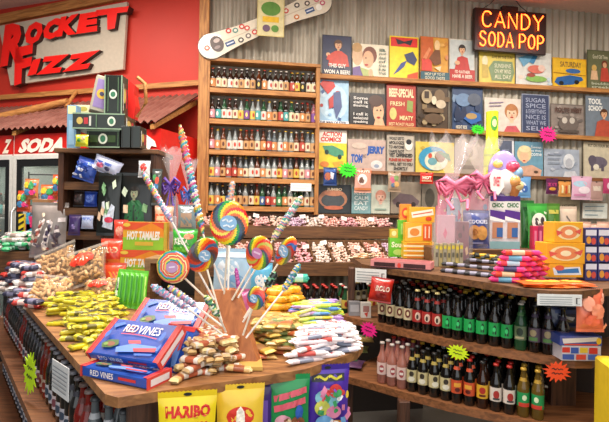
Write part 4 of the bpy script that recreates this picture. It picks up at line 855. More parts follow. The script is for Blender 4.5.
# blue cookie bag, purple cartons, green bags on the riser
bag_(463, 210, 489.5, 248.5, '#4c5a9c', conf(10, 15, ['#5c6cb4', '#3c4884', '#8c98d0'], s=.1) + [('e', .36, .6, .22, .22, '#c88a48'), ('e', .66, .62, .22, .22, '#d8a058'), ('e', .36, .6, .1, .1, '#a86c34'), ('t', 'COOKIES', .12, .22, .88, .34, .03, '#dce0f0'), ('r', .3, .9, .7, .96, '#8c94c8')], 'blue bag with two round golden cookies printed on it', z=ZR, Y=YR, D=.06)
for i, x in enumerate((489.5, 504.5)):
    box_(x, 196, x+15, 248.5, '#e8e4ea', [('r', 0, 0, 1, .1, '#4c2c84'), ('r', 0, .1, 1, .26, '#f0f0ec'), ('t', 'CHOC', .12, .13, .88, .22, .05, '#3c7c4c'), ('p', [(0, .26), (1, .3), (1, .46), (0, .38)], '#5c3494'), ('p', [(0, .38), (1, .46), (1, .5), (0, .46)], '#ffffff'), ('r', .15, .5, .85, .8, '#c88c6c'), ('r', .45, .6, .85, .78, '#3c6cb0'), ('r', 0, .86, 1, 1, '#8cb8c0')], '%s tall purple and white chocolate carton' % ('left' if i == 0 else 'right'), z=ZR, Y=YR, D=.06, rz=0, group=None)
bag_(521, 200, 535, 248, '#2c6c34', [('r', .1, .1, .9, .2, '#1c4c24'), ('e', .5, .5, .3, .2, '#4c8c4c')], 'dark green tall bag right of the purple cartons', z=ZR, Y=YR+.12, D=.04)
bag_(528, 203, 548, 240, '#3c9c3c', conf(10, 14, ['#5cb45c', '#2c7c2c', '#d8e4c8'], s=.08) + [('e', .5, .4, .38, .22, '#dce4d4'), ('e', .35, .4, .1, .1, '#3c3434'), ('e', .65, .38, .1, .1, '#3c3434'), ('e', .5, .5, .12, .06, '#6c5c50')], 'bright green bag with white animals on it', z=ZR, Y=YR+.06, D=.04)
bag_(547, 203, 561, 240, '#4c7c2c', [('r', .15, .1, .85, .2, '#b8b04c'), ('p', [(.5, .3), (.8, .8), (.2, .8)], '#a8a040')], 'olive green bag with a yellow triangle shape', z=ZR, Y=YR+.08, D=.04)
bag_(561, 206, 578, 240, '#c8b4a0', [('e', .5, .6, .3, .2, '#d8705c'), ('l', [(.3, .2), (.7, .5)], .06, '#6c645c')], 'beige and coral bag behind the yellow ring boxes', z=ZR, Y=YR+.1, D=.04)
for i, (x, c) in enumerate(((533, '#d8285c'), (538, '#a82c5c'), (543, '#e03c58'), (548, '#4c4c7c'))):
    box_(x, 226, x+4.8, 246, c, [('r', .25, .2, .75, .8, '#e87c9c' if i < 3 else '#8c9cc8')], 'narrow upright %s box, %s from left behind the yellow ring boxes' % (['crimson', 'maroon', 'red', 'blue'][i], ORD[i]), z=ZR, Y=YR-.01, D=.05)
# yellow boxes with peach rings
RG = [('e', .5, .5, .42, .36, '#f4e4a8'), ('e', .5, .5, .3, .3, '#e88c54'), ('e', .5, .5, .14, .14, '#f8ecc0'), ('p', [(.06, .4), (.3, .5), (.1, .68)], '#e05c4c'), ('p', [(.94, .3), (.7, .45), (.88, .6)], '#e05c4c')]
zt, Yy = box_(549, 264, 583, 283, '#f0ac1c', [('p', [(.1, .3), (.9, .2), (.95, .8), (.15, .85)], '#e8ecf0'), ('p', [(.2, .45), (.85, .3), (.88, .65), (.25, .72)], '#3c7cb8'), ('e', .3, .3, .14, .2, '#e05c3c')], 'lowest yellow box in the ring box stack, with a blue and white patch', z=Z1+.02, Y=2.42, D=.12)
zt, _ = box_(546, 243, 585, 264, '#f0ac1c', RG, 'middle yellow box with a peach ring in the stack', z=zt+.001, Y=2.42, D=.12)
box_(554, 222, 583, 243, '#f2b020', RG, 'top yellow box with a peach ring on the stack', z=zt+.001, Y=2.43, D=.11)
fb = Proto(tag(pillow(.17, .1, .014, M('#e86c24', .3, coat=.3), [('e', .5, .5, .3, .3, '#f0b03c'), ('p', [(.1, .2), (.9, .1), (.8, .35)], '#c83c1c')], None, 1.).build('flat_candy_bag'), 'x', 'candy bag'))
for i in range(9):
    a, b_ = (i % 3), i//3
    fb.put(G(548 + a*18, 290, Z1) + Vector((0, .04 + .008*b_, .006 + .006*b_ + .0*a)), (-PI/2+.02, 0, -.15 + .12*((i*7) % 5)), 'flat orange bag lying under the ring boxes, %s from the front left' % ORD[i], 'flat orange bags')
# pink bars pile
pbs = [Proto(tag(bar(.15, .04, .026, a, b, c).build('wrapped_bar'), 'x', 'candy bar')) for a, b, c in (('#e02c7c', '#6ca8c8', '#e8387c'), ('#e8482c', '#e8c8a0', '#d82c4c'), ('#d83088', '#3c3c6c', '#f04c8c'), ('#e83c50', '#b8d0e0', '#e02c7c'))]
pn = ['pink and sky blue', 'orange-red and cream', 'magenta and navy', 'red and pale blue']
for lay in range(6):
    for i in range(4 - (lay > 2) - (lay > 4)):
        k = (lay+i) % 4; x = 505 + i*10 + lay*2.5
        pbs[k].put(G(min(x, 545), 284, Z1) + Vector((.02, .05 + .02*i, .001 + lay*.0268)), (0, 0, -.25 + random.uniform(-.15, .15)), '%s bar, %s from left on level %s of the pink bar pile' % (pn[k], ORD[i], ['one', 'two', 'three', 'four', 'five', 'six'][lay]), 'pile of pink wrapped bars')
# blue and white mints at the right edge
for j, (y0, y1) in enumerate(((262, 281), (245, 262), (228, 245))):
    for i in range(2):
        box_(585 + i*13, y0, 597 + i*13, y1-.5, '#3c3c78', [('r', .05, .1, .95, .4, '#e4e4ec'), ('e', .3, .65, .2, .2, '#e8a03c'), ('e', .7, .7, .2, .18, '#d85040')], 'white and navy mint box, %s in the %s layer at the right edge' % (('left', 'right')[i], ('bottom', 'middle', 'top')[j]), z=Z1+.001 + j*.088, Y=2.45, D=.08, name='mint_box')
for i in range(4):
    bag_(580+i*9, 221 + (i % 2)*2, 592+i*9, 234, '#c8a08c', [('e', .5, .5, .3, .3, '#d87c6c')], 'small brownish candy bag, %s from left behind the mint boxes' % ORD[i], z=ZR-.0, Y=3.3, D=.04)
# lower things at the right end of the display
bag_(576, 288, 604, 333, '#f0805c', conf(14, 9, ['#f8a888', '#e8704c', '#f4b8a0'], s=.1) + [('e', .3, .3, .2, .2, '#f8a888'), ('e', .6, .5, .25, .2, '#f09470'), ('e', .4, .75, .25, .15, '#e86c4c')], 'orange-pink bag of candy hanging by the counter end', Y=2.16, D=.06, alpha=.95)
bag_(551, 306, 580, 328, '#28304c', [('r', .1, .1, .9, .3, '#3c4c78'), ('p', [(.2, .4), (.8, .5), (.7, .7)], '#c8ccd8')], 'dark navy candy bag hanging under the counter top', Y=2.3, D=.03)
p = G(582, 361, Z2)
zt, Y = box_(562, 346, 601, 361, '#d8d4dc', [('r', 0, .1, .2, .45, '#d83c34'), ('r', .22, .1, .42, .5, '#3c5cb0'), ('r', .45, .1, .65, .45, '#e8c83c'), ('r', .68, .1, .9, .5, '#d83c34'), ('r', 0, .55, .3, .9, '#3c5cb0'), ('r', .35, .55, .6, .9, '#e0503c'), ('r', .65, .55, 1, .9, '#4c6cc0')], 'lower box of red, blue and white striped packs on the display end', z=Z2+.001, D=.09, name='candy_box')
box_(560, 336, 602, 346, '#3c50a4', [('p', [(.05, .3), (.9, .1), (.92, .5), (.08, .8)], '#e8e4e0'), ('e', .92, .5, .06, .35, '#e8c030'), ('r', .1, .8, .9, .95, '#d84838')], 'upper blue and white box with a yellow end', z=zt+.001, Y=Y, D=.09)
# left end of the display: white boxes and a red foil bag
zt, Y = box_(361, 303, 371, 318, '#d8d4cc', [('r', .2, .2, .8, .6, '#a8746c'), ('p', [(.3, .7), (.7, .6), (.6, .95)], '#c83c2c')], 'small white box with a red mark on the upper display shelf', z=Z2+.001, D=.05)
box_(349, 302, 360, 316, '#8c8c90', [('r', .1, .2, .9, .7, '#b8b8bc')], 'small grey box left of the white box', z=Z2+.001, D=.05)
for i, x in enumerate((350, 357, 363)):
    EM['cream' if 0 else 'gold'].put(V(x, 289, 2.95) + Vector((0, .1, 0)) if 0 else G(x, 312-i, Z2) + Vector((.02, .14, .001)), (0, 0, 0), 'dark gold-labelled bottle, %s from left behind the small boxes' % ORD[i], 'bottles behind the small boxes')
bag_(368, 277, 391, 303, '#b8281c', [('t', 'ROLO', .2, .3, .85, .55, .04, .1, '#e8dcc8'), ('e', .5, .75, .25, .12, '#8c1c14')], 'crumpled red foil bag hanging under the counter left of the bottles', Y=2.78, D=.05, wr=2., ry=.15)
starburst('starburst_sign', .115, .105, '#f0288c', 'hot pink starburst sign on the left of the upper display shelf', G(368, 322, Z2) + Vector((.0, -.03, -.04)), (0, .2, -.5))
starburst('starburst_sign', .115, .085, '#d4f01c', 'yellow-green starburst sign on the upper display shelf edge', G(456, 344, Z2) + Vector((0, -.03, -.035)), (0, .1, -.5))
starburst('starburst_sign', .125, .1, '#f04c1c', 'orange starburst sign below the right end of the upper display shelf', G(554, 360, Z2) + Vector((0, -.03, -.045)), (0, 0, -.1))
# bags lying at the left end of the lower display
lb = [('#5c3c5c', 'purple'), ('#7c8c4c', 'olive green'), ('#a88c4c', 'mustard')]
for i, (c, nm) in enumerate(lb):
    p = G(348+i*8, 372 - i*7 if i < 2 else 362, Z3); o = pillow(.22, .14, .04, M(c, .3, coat=.3), [('e', .4, .5, .25, .25, '#b8b08c'), ('e', .7, .4, .14, .2, '#3c5c3c')], None, i*1.3).build('candy_bag', None, p + Vector((-.02, .05+.06*i, .02 + .035*i)), (-PI/2, 0, -.3+.1*i)); tag(o, '%s candy bag lying at the left end of the lower display shelf' % nm, 'candy bag')
# yellow bin at the far right edge
t = empty('candy_bin', V(606, 422, 1.9) + Vector((.085, 0, 0)), 'yellow and purple patterned candy stand at bottom right frame edge', 'candy stand', rot=(0, 0, -.2))
t.location.z = 0; zt_ = V(606, 345, 1.9).z
mb = MB(); mb.box(-.05, 0, 0, .25, .2, zt_-.1, '#e8c82c', .01); mb.art(lambda u, v, h: (-.05+.3*u, -h, (zt_-.1)-.25*v), [('e', .3, .3, .22, .3, '#8c4ca8'), ('e', .3, .3, .12, .16, '#e870a0'), ('p', [(.0, .6), (.5, .7), (.2, .95)], '#3c9c8c')], .001); mb.build('body', t)
mb = MB(); mb.prism([(-.04, zt_-.1), (.24, zt_-.1), (.22, zt_+.03), (.12, zt_+.12), (.0, zt_+.05)], .0, .01, '#c8c0d0'); mb.art(lambda u, v, h: (-.04+.28*u, -h, zt_+.1-.18*v), [('e', .4, .6, .2, .25, '#d84c8c'), ('e', .7, .7, .12, .16, '#3c8cc8')], .001); mb.build('topper', t)
# ------------------------------------------------------------------ gift bag with pink ribbon, basket, tube, balloon
def giftbag(px, py0, py1, w, Y, zb, film, ribbon, tiepy, label, inner):
    base = V(px, py1, Y); base.z = zb; top = V(px, py0, Y).z - zb; tie = V(px, tiepy, Y).z - zb
    t = empty('gift_bag', base, label, 'gift bag')
    mb = MB(); n = 18; prof = [(w*.36, 0), (w*.4, tie*.15), (w*.38, tie*.55), (w*.26, tie*.85), (w*.07, tie), (w*.16, tie + (top-tie)*.3), (w*.38, tie + (top-tie)*.75), (w*.46, top)]
    vs = []
    for j, (r, z) in enumerate(prof):
        for k in range(n): a = 2*PI*k/n; rr = r*(1 + (.14 if j > 3 else .04)*math.sin(k*2.1*PI/1.5 + j)); vs.append((rr*math.cos(a), rr*.6*math.sin(a), z + (.03*w/.2*math.sin(k*2.7) if j == len(prof)-1 else 0)))
    mb.add(vs, [(i*n+k, i*n+(k+1) % n, (i+1)*n+(k+1) % n, (i+1)*n+k) for i in range(len(prof)-1) for k in range(n)], M(film, .12, alpha=.2, var=0, coat=1), True); mb.build('cellophane', t)
    mb = MB(); mb.lathe([(w*.09, tie-.008), (w*.1, tie), (w*.09, tie+.008)], 10, ribbon)
    for s in (-1, 1):
        for q in (0, 1): mb.tube([(0, -.03, tie), (s*w*.15, -.04, tie+.025-.03*q), (s*w*.3, -.045, tie+.015-.02*q), (s*w*.2, -.06, tie-.03-.03*q), (0, -.03, tie)], .075*w, 8, ribbon, .04*w)
        mb.tube([(0, -.035, tie), (s*w*.12, -.05, tie*.8), (s*w*.2, -.055-.1*w, tie*.82), (s*w*.13, -.055-.3*w, tie*.7)], .03*w, 6, ribbon)
        mb.tube([(0, -.035, tie), (s*w*.2, -.06, tie+.05), (s*w*.38, -.05, tie+.02), (s*w*.3, -.04, tie-.05), (0, -.035, tie)], .065*w, 8, ribbon, .03*w)
    mb.build('ribbon', t)
    for i, (c, x, z, ww, hh) in enumerate(inner):
        mb = MB(); mb.box(x*w-ww*w/2, -.03+.012*i, z*tie, x*w+ww*w/2, .0+.012*i, z*tie+hh*tie, M(c, .4), .004)
        mb.art(lambda u, v, h: (x*w-ww*w/2+ww*w*u, -.03+.012*i-h, z*tie+hh*tie*(1-v)), conf(9, i+int(px), ['#f0e8ec', '#d86c8c', '#6c8cb0', '#5c4450', '#e8c8a0', c], .12, .1, .88, .9, .14), .0007); mb.build('wrapped_gift', t)
giftbag(452, 138, 250, .34, 3.12, ZR if 0 else Z1+.001, '#f0e8ea', M('#e87898', .4), 186, 'clear cellophane gift bag tied with a pink ribbon on the right counter', [('#d8a8b8', -.14, .03, .34, .6), ('#8c5c6c', .16, .05, .3, .5), ('#a8c0d4', .02, .45, .26, .4), ('#e07c98', -.16, .6, .22, .3), ('#3c3434', .1, .02, .5, .28), ('#e8e0e0', .12, .6, .2, .25), ('#c85c84', -.22, .35, .1, .4), ('#5c7c9c', -.02, .12, .12, .35), ('#e0c8a0', .22, .45, .1, .3), ('#f0a0b8', -.06, .78, .3, .14)])
giftbag(481, 140, 212, .3, 3.3, ZR, '#e8e0d8', M('#d86c90', .4), 180, 'plainer cellophane gift bag standing behind the pink-ribboned bag', [('#c87c94', 0, .55, .6, .4), ('#8c5630', 0, .03, .7, .5), ('#d8a8b0', -.1, .8, .3, .16)])
p = V(478, 212, 3.42); mb = MB(); 
for k in range(6): mb.lathe([(.09+.004*k, .02*k), (.098+.004*k, .02*k+.01), (.094+.004*k, .02*k+.02)], 18, M('#8c5630', .7))
tag(mb.build('wicker_basket', None, (p.x, 3.4, ZR+.001)), 'brown woven basket behind the blue cookie bag', 'basket')
p = V(491, 190, 3.45); zt = V(491, 112, 3.45).z; zb = ZR; mb = MB(); H = zt-zb
mb.lathe([(.056, 0), (.056, H*.55), (.056, H*.72)], 16, M('#c8dc1c', .25, coat=.5)); mb.lathe([(.05, H*.72), (.043, H*.76), (.043, H)], 16, M('#d4e82c', .25, coat=.5))
for z in [H*(.35+.08*i) for i in range(5)]: mb.lathe([(.0575, z), (.0585, z+.005), (.0575, z+.01)], 16, '#9cb414')
mb.art(lambda u, v, h: (.045*math.sin((u-.5)*2), -(.0445+h)*math.cos((u-.5)*2), H*(1-.18*v)-.01), [('e', .5, .45, .3, .3, '#4c9c3c'), ('e', .5, .45, .18, .16, '#e8f0a0')], .001)
tag(mb.build('candy_tube', None, (p.x, 3.45, zb+.001)), 'tall yellow-green candy tube standing against the wall', 'candy tube')
# ice cream foil balloon
p = V(503, 196, 3.3); t = empty('foil_balloon', V(503, 196, 3.3), 'white and lilac foil balloon shaped like an ice cream cone', 'balloon')
def blob(cx, cz, rx, rz, ry, c, nm, y=0.):
    mb = MB(); prof = 10; n = 16; vs = []
    for i in range(prof+1):
        a = PI*i/prof
        for k in range(n): b = 2*PI*k/n; vs.append((cx + rx*math.sin(a)*math.cos(b), y + ry*math.sin(a)*math.sin(b), cz - rz*math.cos(a)))
    mb.add(vs, [(i*n+k, i*n+(k+1) % n, (i+1)*n+(k+1) % n, (i+1)*n+k) for i in range(prof) for k in range(n)], M(c, .2, coat=.6), True); return mb.build(nm, t)
s = 3.3/F
mb = MB(); mb.lathe([(.012, -.0), (.05, .1), (.055, .11)], 14, '#c88448'); o = mb.build('cone', t, (.06, -.04, -.03))
blob(-.0, .17, .11, .15, .04, '#a898d8', 'back_scoop'); blob(.01, .1, .085, .09, .06, '#ece8e4', 'vanilla_scoop', -.02); blob(.08, .16, .04, .05, .05, '#8cb8e0', 'blue_scoop', -.03); blob(-.05, .22, .035, .03, .04, '#e8d870', 'lemon_dot', -.02); blob(.05, .1, .04, .04, .03, '#e8a860', 'caramel_dot', -.07); blob(.05, .2, .05, .045, .05, '#d84868', 'cherry', -.03)
mb = MB(); mb.prism([(-.12, .04), (-.07, .0), (-.03, .06), (-.05, .17), (-.1, .18), (-.13, .12)], -.09, -.08, '#f4f4f0'); mb.art(lambda u, v, h: (-.11+.06*u, -.09-h, .15-.11*v), [('t', 'SWEET', .1, .2, .9, .8, .03, '#d83048')], .001); mb.build('banner', t)
blob(.07, .07, .05, .04, .04, '#f0dc9c', 'lemon_drip', -.05); blob(-.02, -.03, .05, .05, .03, '#b8a8dc', 'lower_scoop', .0)
# ================================================================== LEFT ISLAND
ZI = 1.03
A = G(78, 363, ZI); dv = Vector((-.616, .787, 0)); nv = Vector((.787, .616, 0))
edge_px = [(97, 385), (105, 394), (118, 397.5), (160, 391), (244, 379), (306, 369), (357, 351.5), (363, 344), (355, 335)]
ip = [A + dv*2.7, A] + [G(x, y, ZI) for x, y in edge_px]
R_ = ip[-1]; ip.append(R_ + dv*2.3)
isl = empty('island_counter', (A.x, A.y, 0), 'rustic wooden island counter piled with candy in the foreground', 'counter')
il = lambda p: (p[0]-A.x, p[1]-A.y)
mb = MB(); mb.slab([il(p) for p in ip], ZI-.03, ZI, TABLE); mb.build('table_top', isl)
for z, ex in ((.67, .06), (.32, .1)):
    pts = [p for p in ip]; q = [ip[0] - nv*ex, ip[1] - nv*ex, ip[2] + Vector((-.04, -.05, 0)), ip[3] + Vector((-.02, -.06, 0))] + [ip[4], ip[4] + nv*.3 + dv*.1, ip[0] + nv*.35]
    mb = MB(); mb.slab([il(p) for p in q], z-.04, z, RUST); mb.build('shelf', isl)
fa, fb_ = G(118, 397.5, ZI), G(357, 351.5, ZI); dd = (fb_-fa).normalized(); nn = Vector((-dd.y, dd.x, 0))
mb = MB(); q = [fa + nn*.05 + dd*.04, fb_ + nn*.05 - dd*.03, fb_ + nn*.08 - dd*.03, fa + nn*.08 + dd*.04]; mb.slab([il(p) for p in q], 0, ZI-.03, DARKV); mb.build('front_panel', isl)
mb = MB(); q = [fb_ + nn*.09 - dd*.03, fb_ + nn*.09 - dd*.06, fb_ + dv*1.9 + nn*0 - dd*.1, fb_ + dv*1.9 - dd*.07]; mb.slab([il(p) for p in q], 0, ZI-.03, DARKV); mb.build('side_panel', isl)
mb = MB(); q = [fa + nn*.12 + dd*.1, fa + nn*.09 + dd*.1, A + nv*.36 + dv*2.6, A + nv*.38 + dv*2.6]; mb.slab([il(p) for p in q], 0, ZI-.03, M('#3c2c24', .7)); mb.build('core_panel', isl)
# bottles along the left side
SB = [bottle(GL[g], M(l, .5), M(c, .3), h=.25, r=.032, n=12, neck=M(nk, .5), emblem=[('e', .5, .5, .3, .3, e)], lh=(.03, .08)) for g, l, c, nk, e in
      (('brown', '#d0c4c8', '#8c8484', '#5c4440', '#7c4450'), ('dark', '#c4c4cc', '#8c8c94', '#3c3c48', '#3c4c60'), ('grey', '#8c949c', '#3c4044', '#b8bcc0', '#5c6c7c'), ('red', '#d0bcb4', '#8c7c78', '#6c3430', '#8c2c24'))]
SN = ['brown bottle with pinkish label', 'black bottle with grey label', 'grey glass bottle with pale label', 'red-brown bottle with cream label']
for (z, r0, nm) in ((.671, -.28, 'upper'), (.321, -.25, 'lower')):
    for row in range(2):
        for i in range(34):
            s = r0 + .078*i
            p = A + dv*s + nv*(.045 + .082*row + (max(0, -s-.05)*.3))
            k = (2 if s < 0 else (3 if i % 9 in (4, 5) else 1 if i % 5 else 0)) if nm == 'upper' else (1 if i > 16 else 0 if i % 3 else 3)
            if row: REST.append((Vector((p.x, p.y, z)), 1, 1.1, ('brown', 'dark', 'grey', 'red')[k], 'white')); continue
            SB[k].put((p.x, p.y, z), (0, 0, -.6 + random.uniform(-.3, .3)), '%s, %s from near corner on the %s side shelf' % (SN[k], ORD[i], nm), 'bottles on the %s side shelf' % nm)
# price card clipped at the corner, green star
p = G(79, 366, ZI); 
card('price_card', .15, .11, .002, '#e2e4e4', [('l', [(.06, v), (.94, v)], .035, '#8c949c') for v in (.2, .32, .44, .56, .68, .8)], 'white printed price card hanging below the near corner of the island', 'price card', G(72, 357, ZI) + Vector((-.02, -.04, -.12)), (0, 0, math.atan2(-.787, .616)+.15))
starburst('starburst_sign', .12, .2, '#c8f01c', 'yellow-green starburst sign on the left side shelf of the island', A - nv*.04 + dv*.72 + Vector((0, 0, .8-ZI)), (0, .1, -.6))
# ------------------------------------------------------------------ hanging bags on the front
FR = Frame(fa.x, fa.y, math.atan2(dd.y, dd.x))
def fbag(x0, y0, x1, H, base, el, label, seal=None, off=.055, wr=0., D=.035, ry=0.):
    ua, _ = FR.uz(x0, y0, off); ub, _ = FR.uz(x1, y0, off); _, zt = FR.uz((x0+x1)/2, y0, off); W = ub-ua
    o = pillow(W, H-.04, D, M(base, .28, coat=.3), el, seal and M(seal, .3), wr, True).build('candy_bag', None, FR.pt((ua+ub)/2, zt-H+.02, off), (0, ry, FR.th*.35)); tag(o, label, 'candy bag')
fbag(159, 390, 215, .24, '#f0d41c', [('t', 'HARIBO', .12, .1, .9, .27, .05, '#d82c24'), ('t', 'GOLD-BEARS', .14, .33, .86, .43, .03, '#c83c24'), ('e', .3, .8, .12, .08, '#e8622c'), ('e', .55, .78, .12, .09, '#3c9c3c'), ('e', .76, .82, .1, .08, '#d82c3c')] + conf(14, 5, ['#e8622c', '#3c9c3c', '#d82c3c', '#f4f0d0', '#e8a01c'], .1, .6, .9, .95, .06), 'yellow bag with red HARIBO lettering hanging from the island front', '#e8c81c', wr=1.)
fbag(218, 383, 262, .24, '#f0c83c', [('e', .5, .38, .3, .15, '#d83424'), ('p', [(.4, .48), (.42, .28), (.5, .22), (.58, .3), (.6, .48)], '#f8f0e0'), ('t', 'SUN-MAID', .2, .56, .82, .66, .03, '#8c2c1c'), ('t', 'RAISINS', .14, .7, .9, .84, .03, '#a8341c')][:-2] + [('l', [(.2, .6), (.82, .6)], .05, '#8c3c24'), ('l', [(.14, .74), (.88, .72)], .07, '#a8442c')], 'golden yellow bag with a red oval, right of the HARIBO bag', wr=2.3)
fbag(258, 381, 272, .24, '#3c2474', [('r', .3, .2, .7, .7, '#6c4cb0')], 'deep purple bag half hidden between yellow and green bags', off=.03, wr=3., D=.015)
fbag(270.5, 373.5, 307, .24, '#1c8c4c', [('l', [(.12, .28), (.92, .16)], .1, '#d85c6c'), ('l', [(.12, .44), (.9, .32)], .1, '#d85c6c'), ('e', .34, .62, .2, .09, '#e8a8b8'), ('e', .7, .72, .2, .16, '#8c5434'), ('e', .74, .5, .1, .12, '#2c5cb0'), ('e', .45, .84, .3, .1, '#c89c5c')] + conf(16, 4, ['#c89c5c', '#8c5434', '#e8c8a0', '#2c5cb0', '#d85c6c'], .3, .55, .95, .95, .06), 'green bag with pink slanted lettering on the island front', wr=.7)
fbag(303, 370, 313, .24, '#33206c', [('r', .3, .2, .8, .6, '#5c48a0')], 'dark violet bag peeking out left of the bright purple bag', off=.03, wr=3.3, D=.015)
fbag(309, 364, 345.5, .26, '#5030a8', [('r', .12, .05, .88, .16, '#2c2c3c'), ('t', 'WONKA', .18, .07, .8, .14, .04, '#d8d040')][:1] + [('l', [(.18, .12), (.3, .08), (.42, .13), (.55, .08), (.68, .13), (.82, .09)], .04, '#d8d040'), ('e', .5, .4, .32, .14, '#88c8d8'), ('e', .66, .3, .16, .1, '#e04848'), ('e', .35, .55, .18, .12, '#d8d860'), ('e', .62, .62, .18, .1, '#e88cb0'), ('e', .4, .76, .2, .1, '#78b0e0'), ('e', .68, .82, .16, .08, '#e8a03c'), ('r', .0, .0, .05, 1, '#3c2490')] + conf(34, 3, ['#e04848', '#78b0e0', '#e8c83c', '#e88cb0', '#f4f0f0', '#3c9c5c', '#8c5cd0', '#e8903c'], .12, .2, .92, .95, .07), 'bright purple bag with multicoloured candy printed down its front', '#3c2490', wr=1.9)
# ------------------------------------------------------------------ red vines trays
RV = [('r', 0, 0, .06, 1, '#c83434'), ('r', .94, 0, 1, 1, '#c83434'), ('t', 'RED', .27, .16, .46, .36, .015, '#c8383c'), ('t', 'RED', .265, .15, .455, .35, .01, '#f4f0ee'), ('t', 'VINES', .47, .15, .8, .37, .01, '#f4f0ee'), ('l', [(.27, .42), (.45, .4), (.62, .41), (.8, .45)], .02, '#d84850'), ('p', [(.08, .2), (.2, .1), (.24, .16), (.12, .3)], '#4c78cc'), ('p', [(.86, .75), (.92, .55), (.93, .8)], '#4c78cc'), ('p', [(.12, .74), (.2, .62), (.32, .6), (.36, .72), (.28, .82), (.16, .84)], '#4c6c3c'), ('e', .25, .73, .06, .06, '#8c5c44'), ('e', .19, .75, .03, .04, '#7c9c50'), ('p', [(.36, .8), (.55, .66), (.88, .66), (.93, .76), (.7, .84), (.4, .92)], '#6c94dc'), ('p', [(.46, .6), (.62, .56), (.66, .64), (.5, .68)], '#c8545c'), ('p', [(.6, .78), (.9, .7), (.91, .8), (.64, .86)], '#c84c54'), ('p', [(.66, .9), (.9, .85), (.9, .9), (.68, .95)], '#3c6cc4'), ('e', .12, .5, .03, .1, '#3c6cc4'), ('e', .88, .4, .03, .12, '#3c6cc4')]
def vines(W, Dp, T, loc_, rot, label):
    t = empty('licorice_tray', loc_, label, 'candy tray', rot=rot); BL = M('#2450ac', .3, coat=.3, var=.3, scale=12)
    mb = MB(); mb.box(-W/2, 0, 0, W/2, Dp, T, BL, .004); mb.art(lambda u, v, h: (-W/2+W*u, Dp*(1-v), T+h), RV, .0007)
    mb.art(lambda u, v, h: (-W/2+W*u, -h, T*(1-v)), [('t', 'RED VINES', .14, .2, .5, .75, .015, '#f4f0ee'), ('r', .58, .35, .84, .62, '#c83434')], .0006)
    mb.build('wrapper', t)
    for s in (-1, 1): mb = MB(); mb.box(s*W/2 - .004*(s < 0), -.002, -.001, s*W/2 + .004*(s > 0), Dp+.002, T+.002, '#d84840', 0); mb.art(lambda u, v, h: (s*(W/2+.004+h), .01+(Dp-.02)*(u if s > 0 else 1-u), .006+(T-.012)*(1-v)), [('r', 0, 0, 1, 1, '#e8e0e4')], .0008); mb.build('end_flap', t)
pA = G(116, 385, ZI)
vines(.26, .1, .032, G(113, 383, ZI) + Vector((.0, .0, .001)), (0, 0, -.42), 'lowest flat licorice tray at the near corner, side printed RED VINES')
vines(.27, .15, .03, G(120, 379, ZI) + Vector((-.0, .035, .034)), (.6, .0, -.36), 'large front RED VINES licorice tray leaning on the pile')
vines(.27, .15, .03, G(146, 358, ZI) + Vector((.035, .07, .06)), (.6, 0, -.24), 'rear RED VINES licorice tray at the top of the pile')
o = vines(.22, .12, .03, G(178, 372, ZI) + Vector((.02, .03, .016)), (.0, -.9, 1.1), 'licorice tray lying end-on at the right of the pile')
# ------------------------------------------------------------------ lollipop stand
t = empty('lollipop_stand', G(245, 368, ZI) + Vector((0, .02, 0)), 'leaning reddish wooden stand bristling with lollipops', 'lollipop stand')
o_ = t.location
def sl(px, py, Y): return V(px, py, Y) - o_
Ys = o_.y
cA, cB, cC, cD = sl(206, 291, Ys+.1), sl(236, 290, Ys+.1), sl(257, 360, Ys), sl(236, 366, Ys)
cC.z = max(cC.z, .002); cD.z = .002; cC.z = .002 if cC.z < .03 else cC.z
cC = sl(258, 366, Ys); cC.z = .002
WD = wood('#b8703c', '#96552a', (9, 9, 2), .5)
mb = MB(); k = Vector((.01, .03, 0)); vs = [cA, cB, cC, cD] + [v + k for v in (cA, cB, cC, cD)]
mb.add(vs, [(0, 3, 2, 1), (4, 5, 6, 7), (0, 1, 5, 4), (1, 2, 6, 5), (2, 3, 7, 6), (3, 0, 4, 7)], WD); mb.build('front_board', t)
k2 = Vector((.0, .09, 0)); vs = [cA.lerp(cB, .3) + k, cA.lerp(cB, .7) + k, cC.lerp(cD, .3) + k2, cC.lerp(cD, .7) + k2]; vs += [v + k for v in vs]
mb = MB(); mb.add(vs, [(0, 3, 2, 1), (4, 5, 6, 7), (0, 1, 5, 4), (1, 2, 6, 5), (2, 3, 7, 6), (3, 0, 4, 7)], WD); mb.build('back_board', t)
mb = MB(); mb.add([cD + Vector((-.03, -.05, 0)), cC + Vector((.02, -.05, 0)), cC + k2, cD + k2] + [v + Vector((0, 0, .012)) for v in (cD + Vector((-.03, -.05, 0)), cC + Vector((.02, -.05, 0)), cC + k2, cD + k2)], [(3, 2, 1, 0), (4, 5, 6, 7), (0, 1, 5, 4), (1, 2, 6, 5), (2, 3, 7, 6), (3, 0, 4, 7)], M('#c8a050', .5)); mb.build('base', t)
RB = ['#e8322c', '#f08c1c', '#f4dc28', '#2c9c4c', '#2c6cb8', '#3c4a50', '#e86c2c', '#f4e87c']
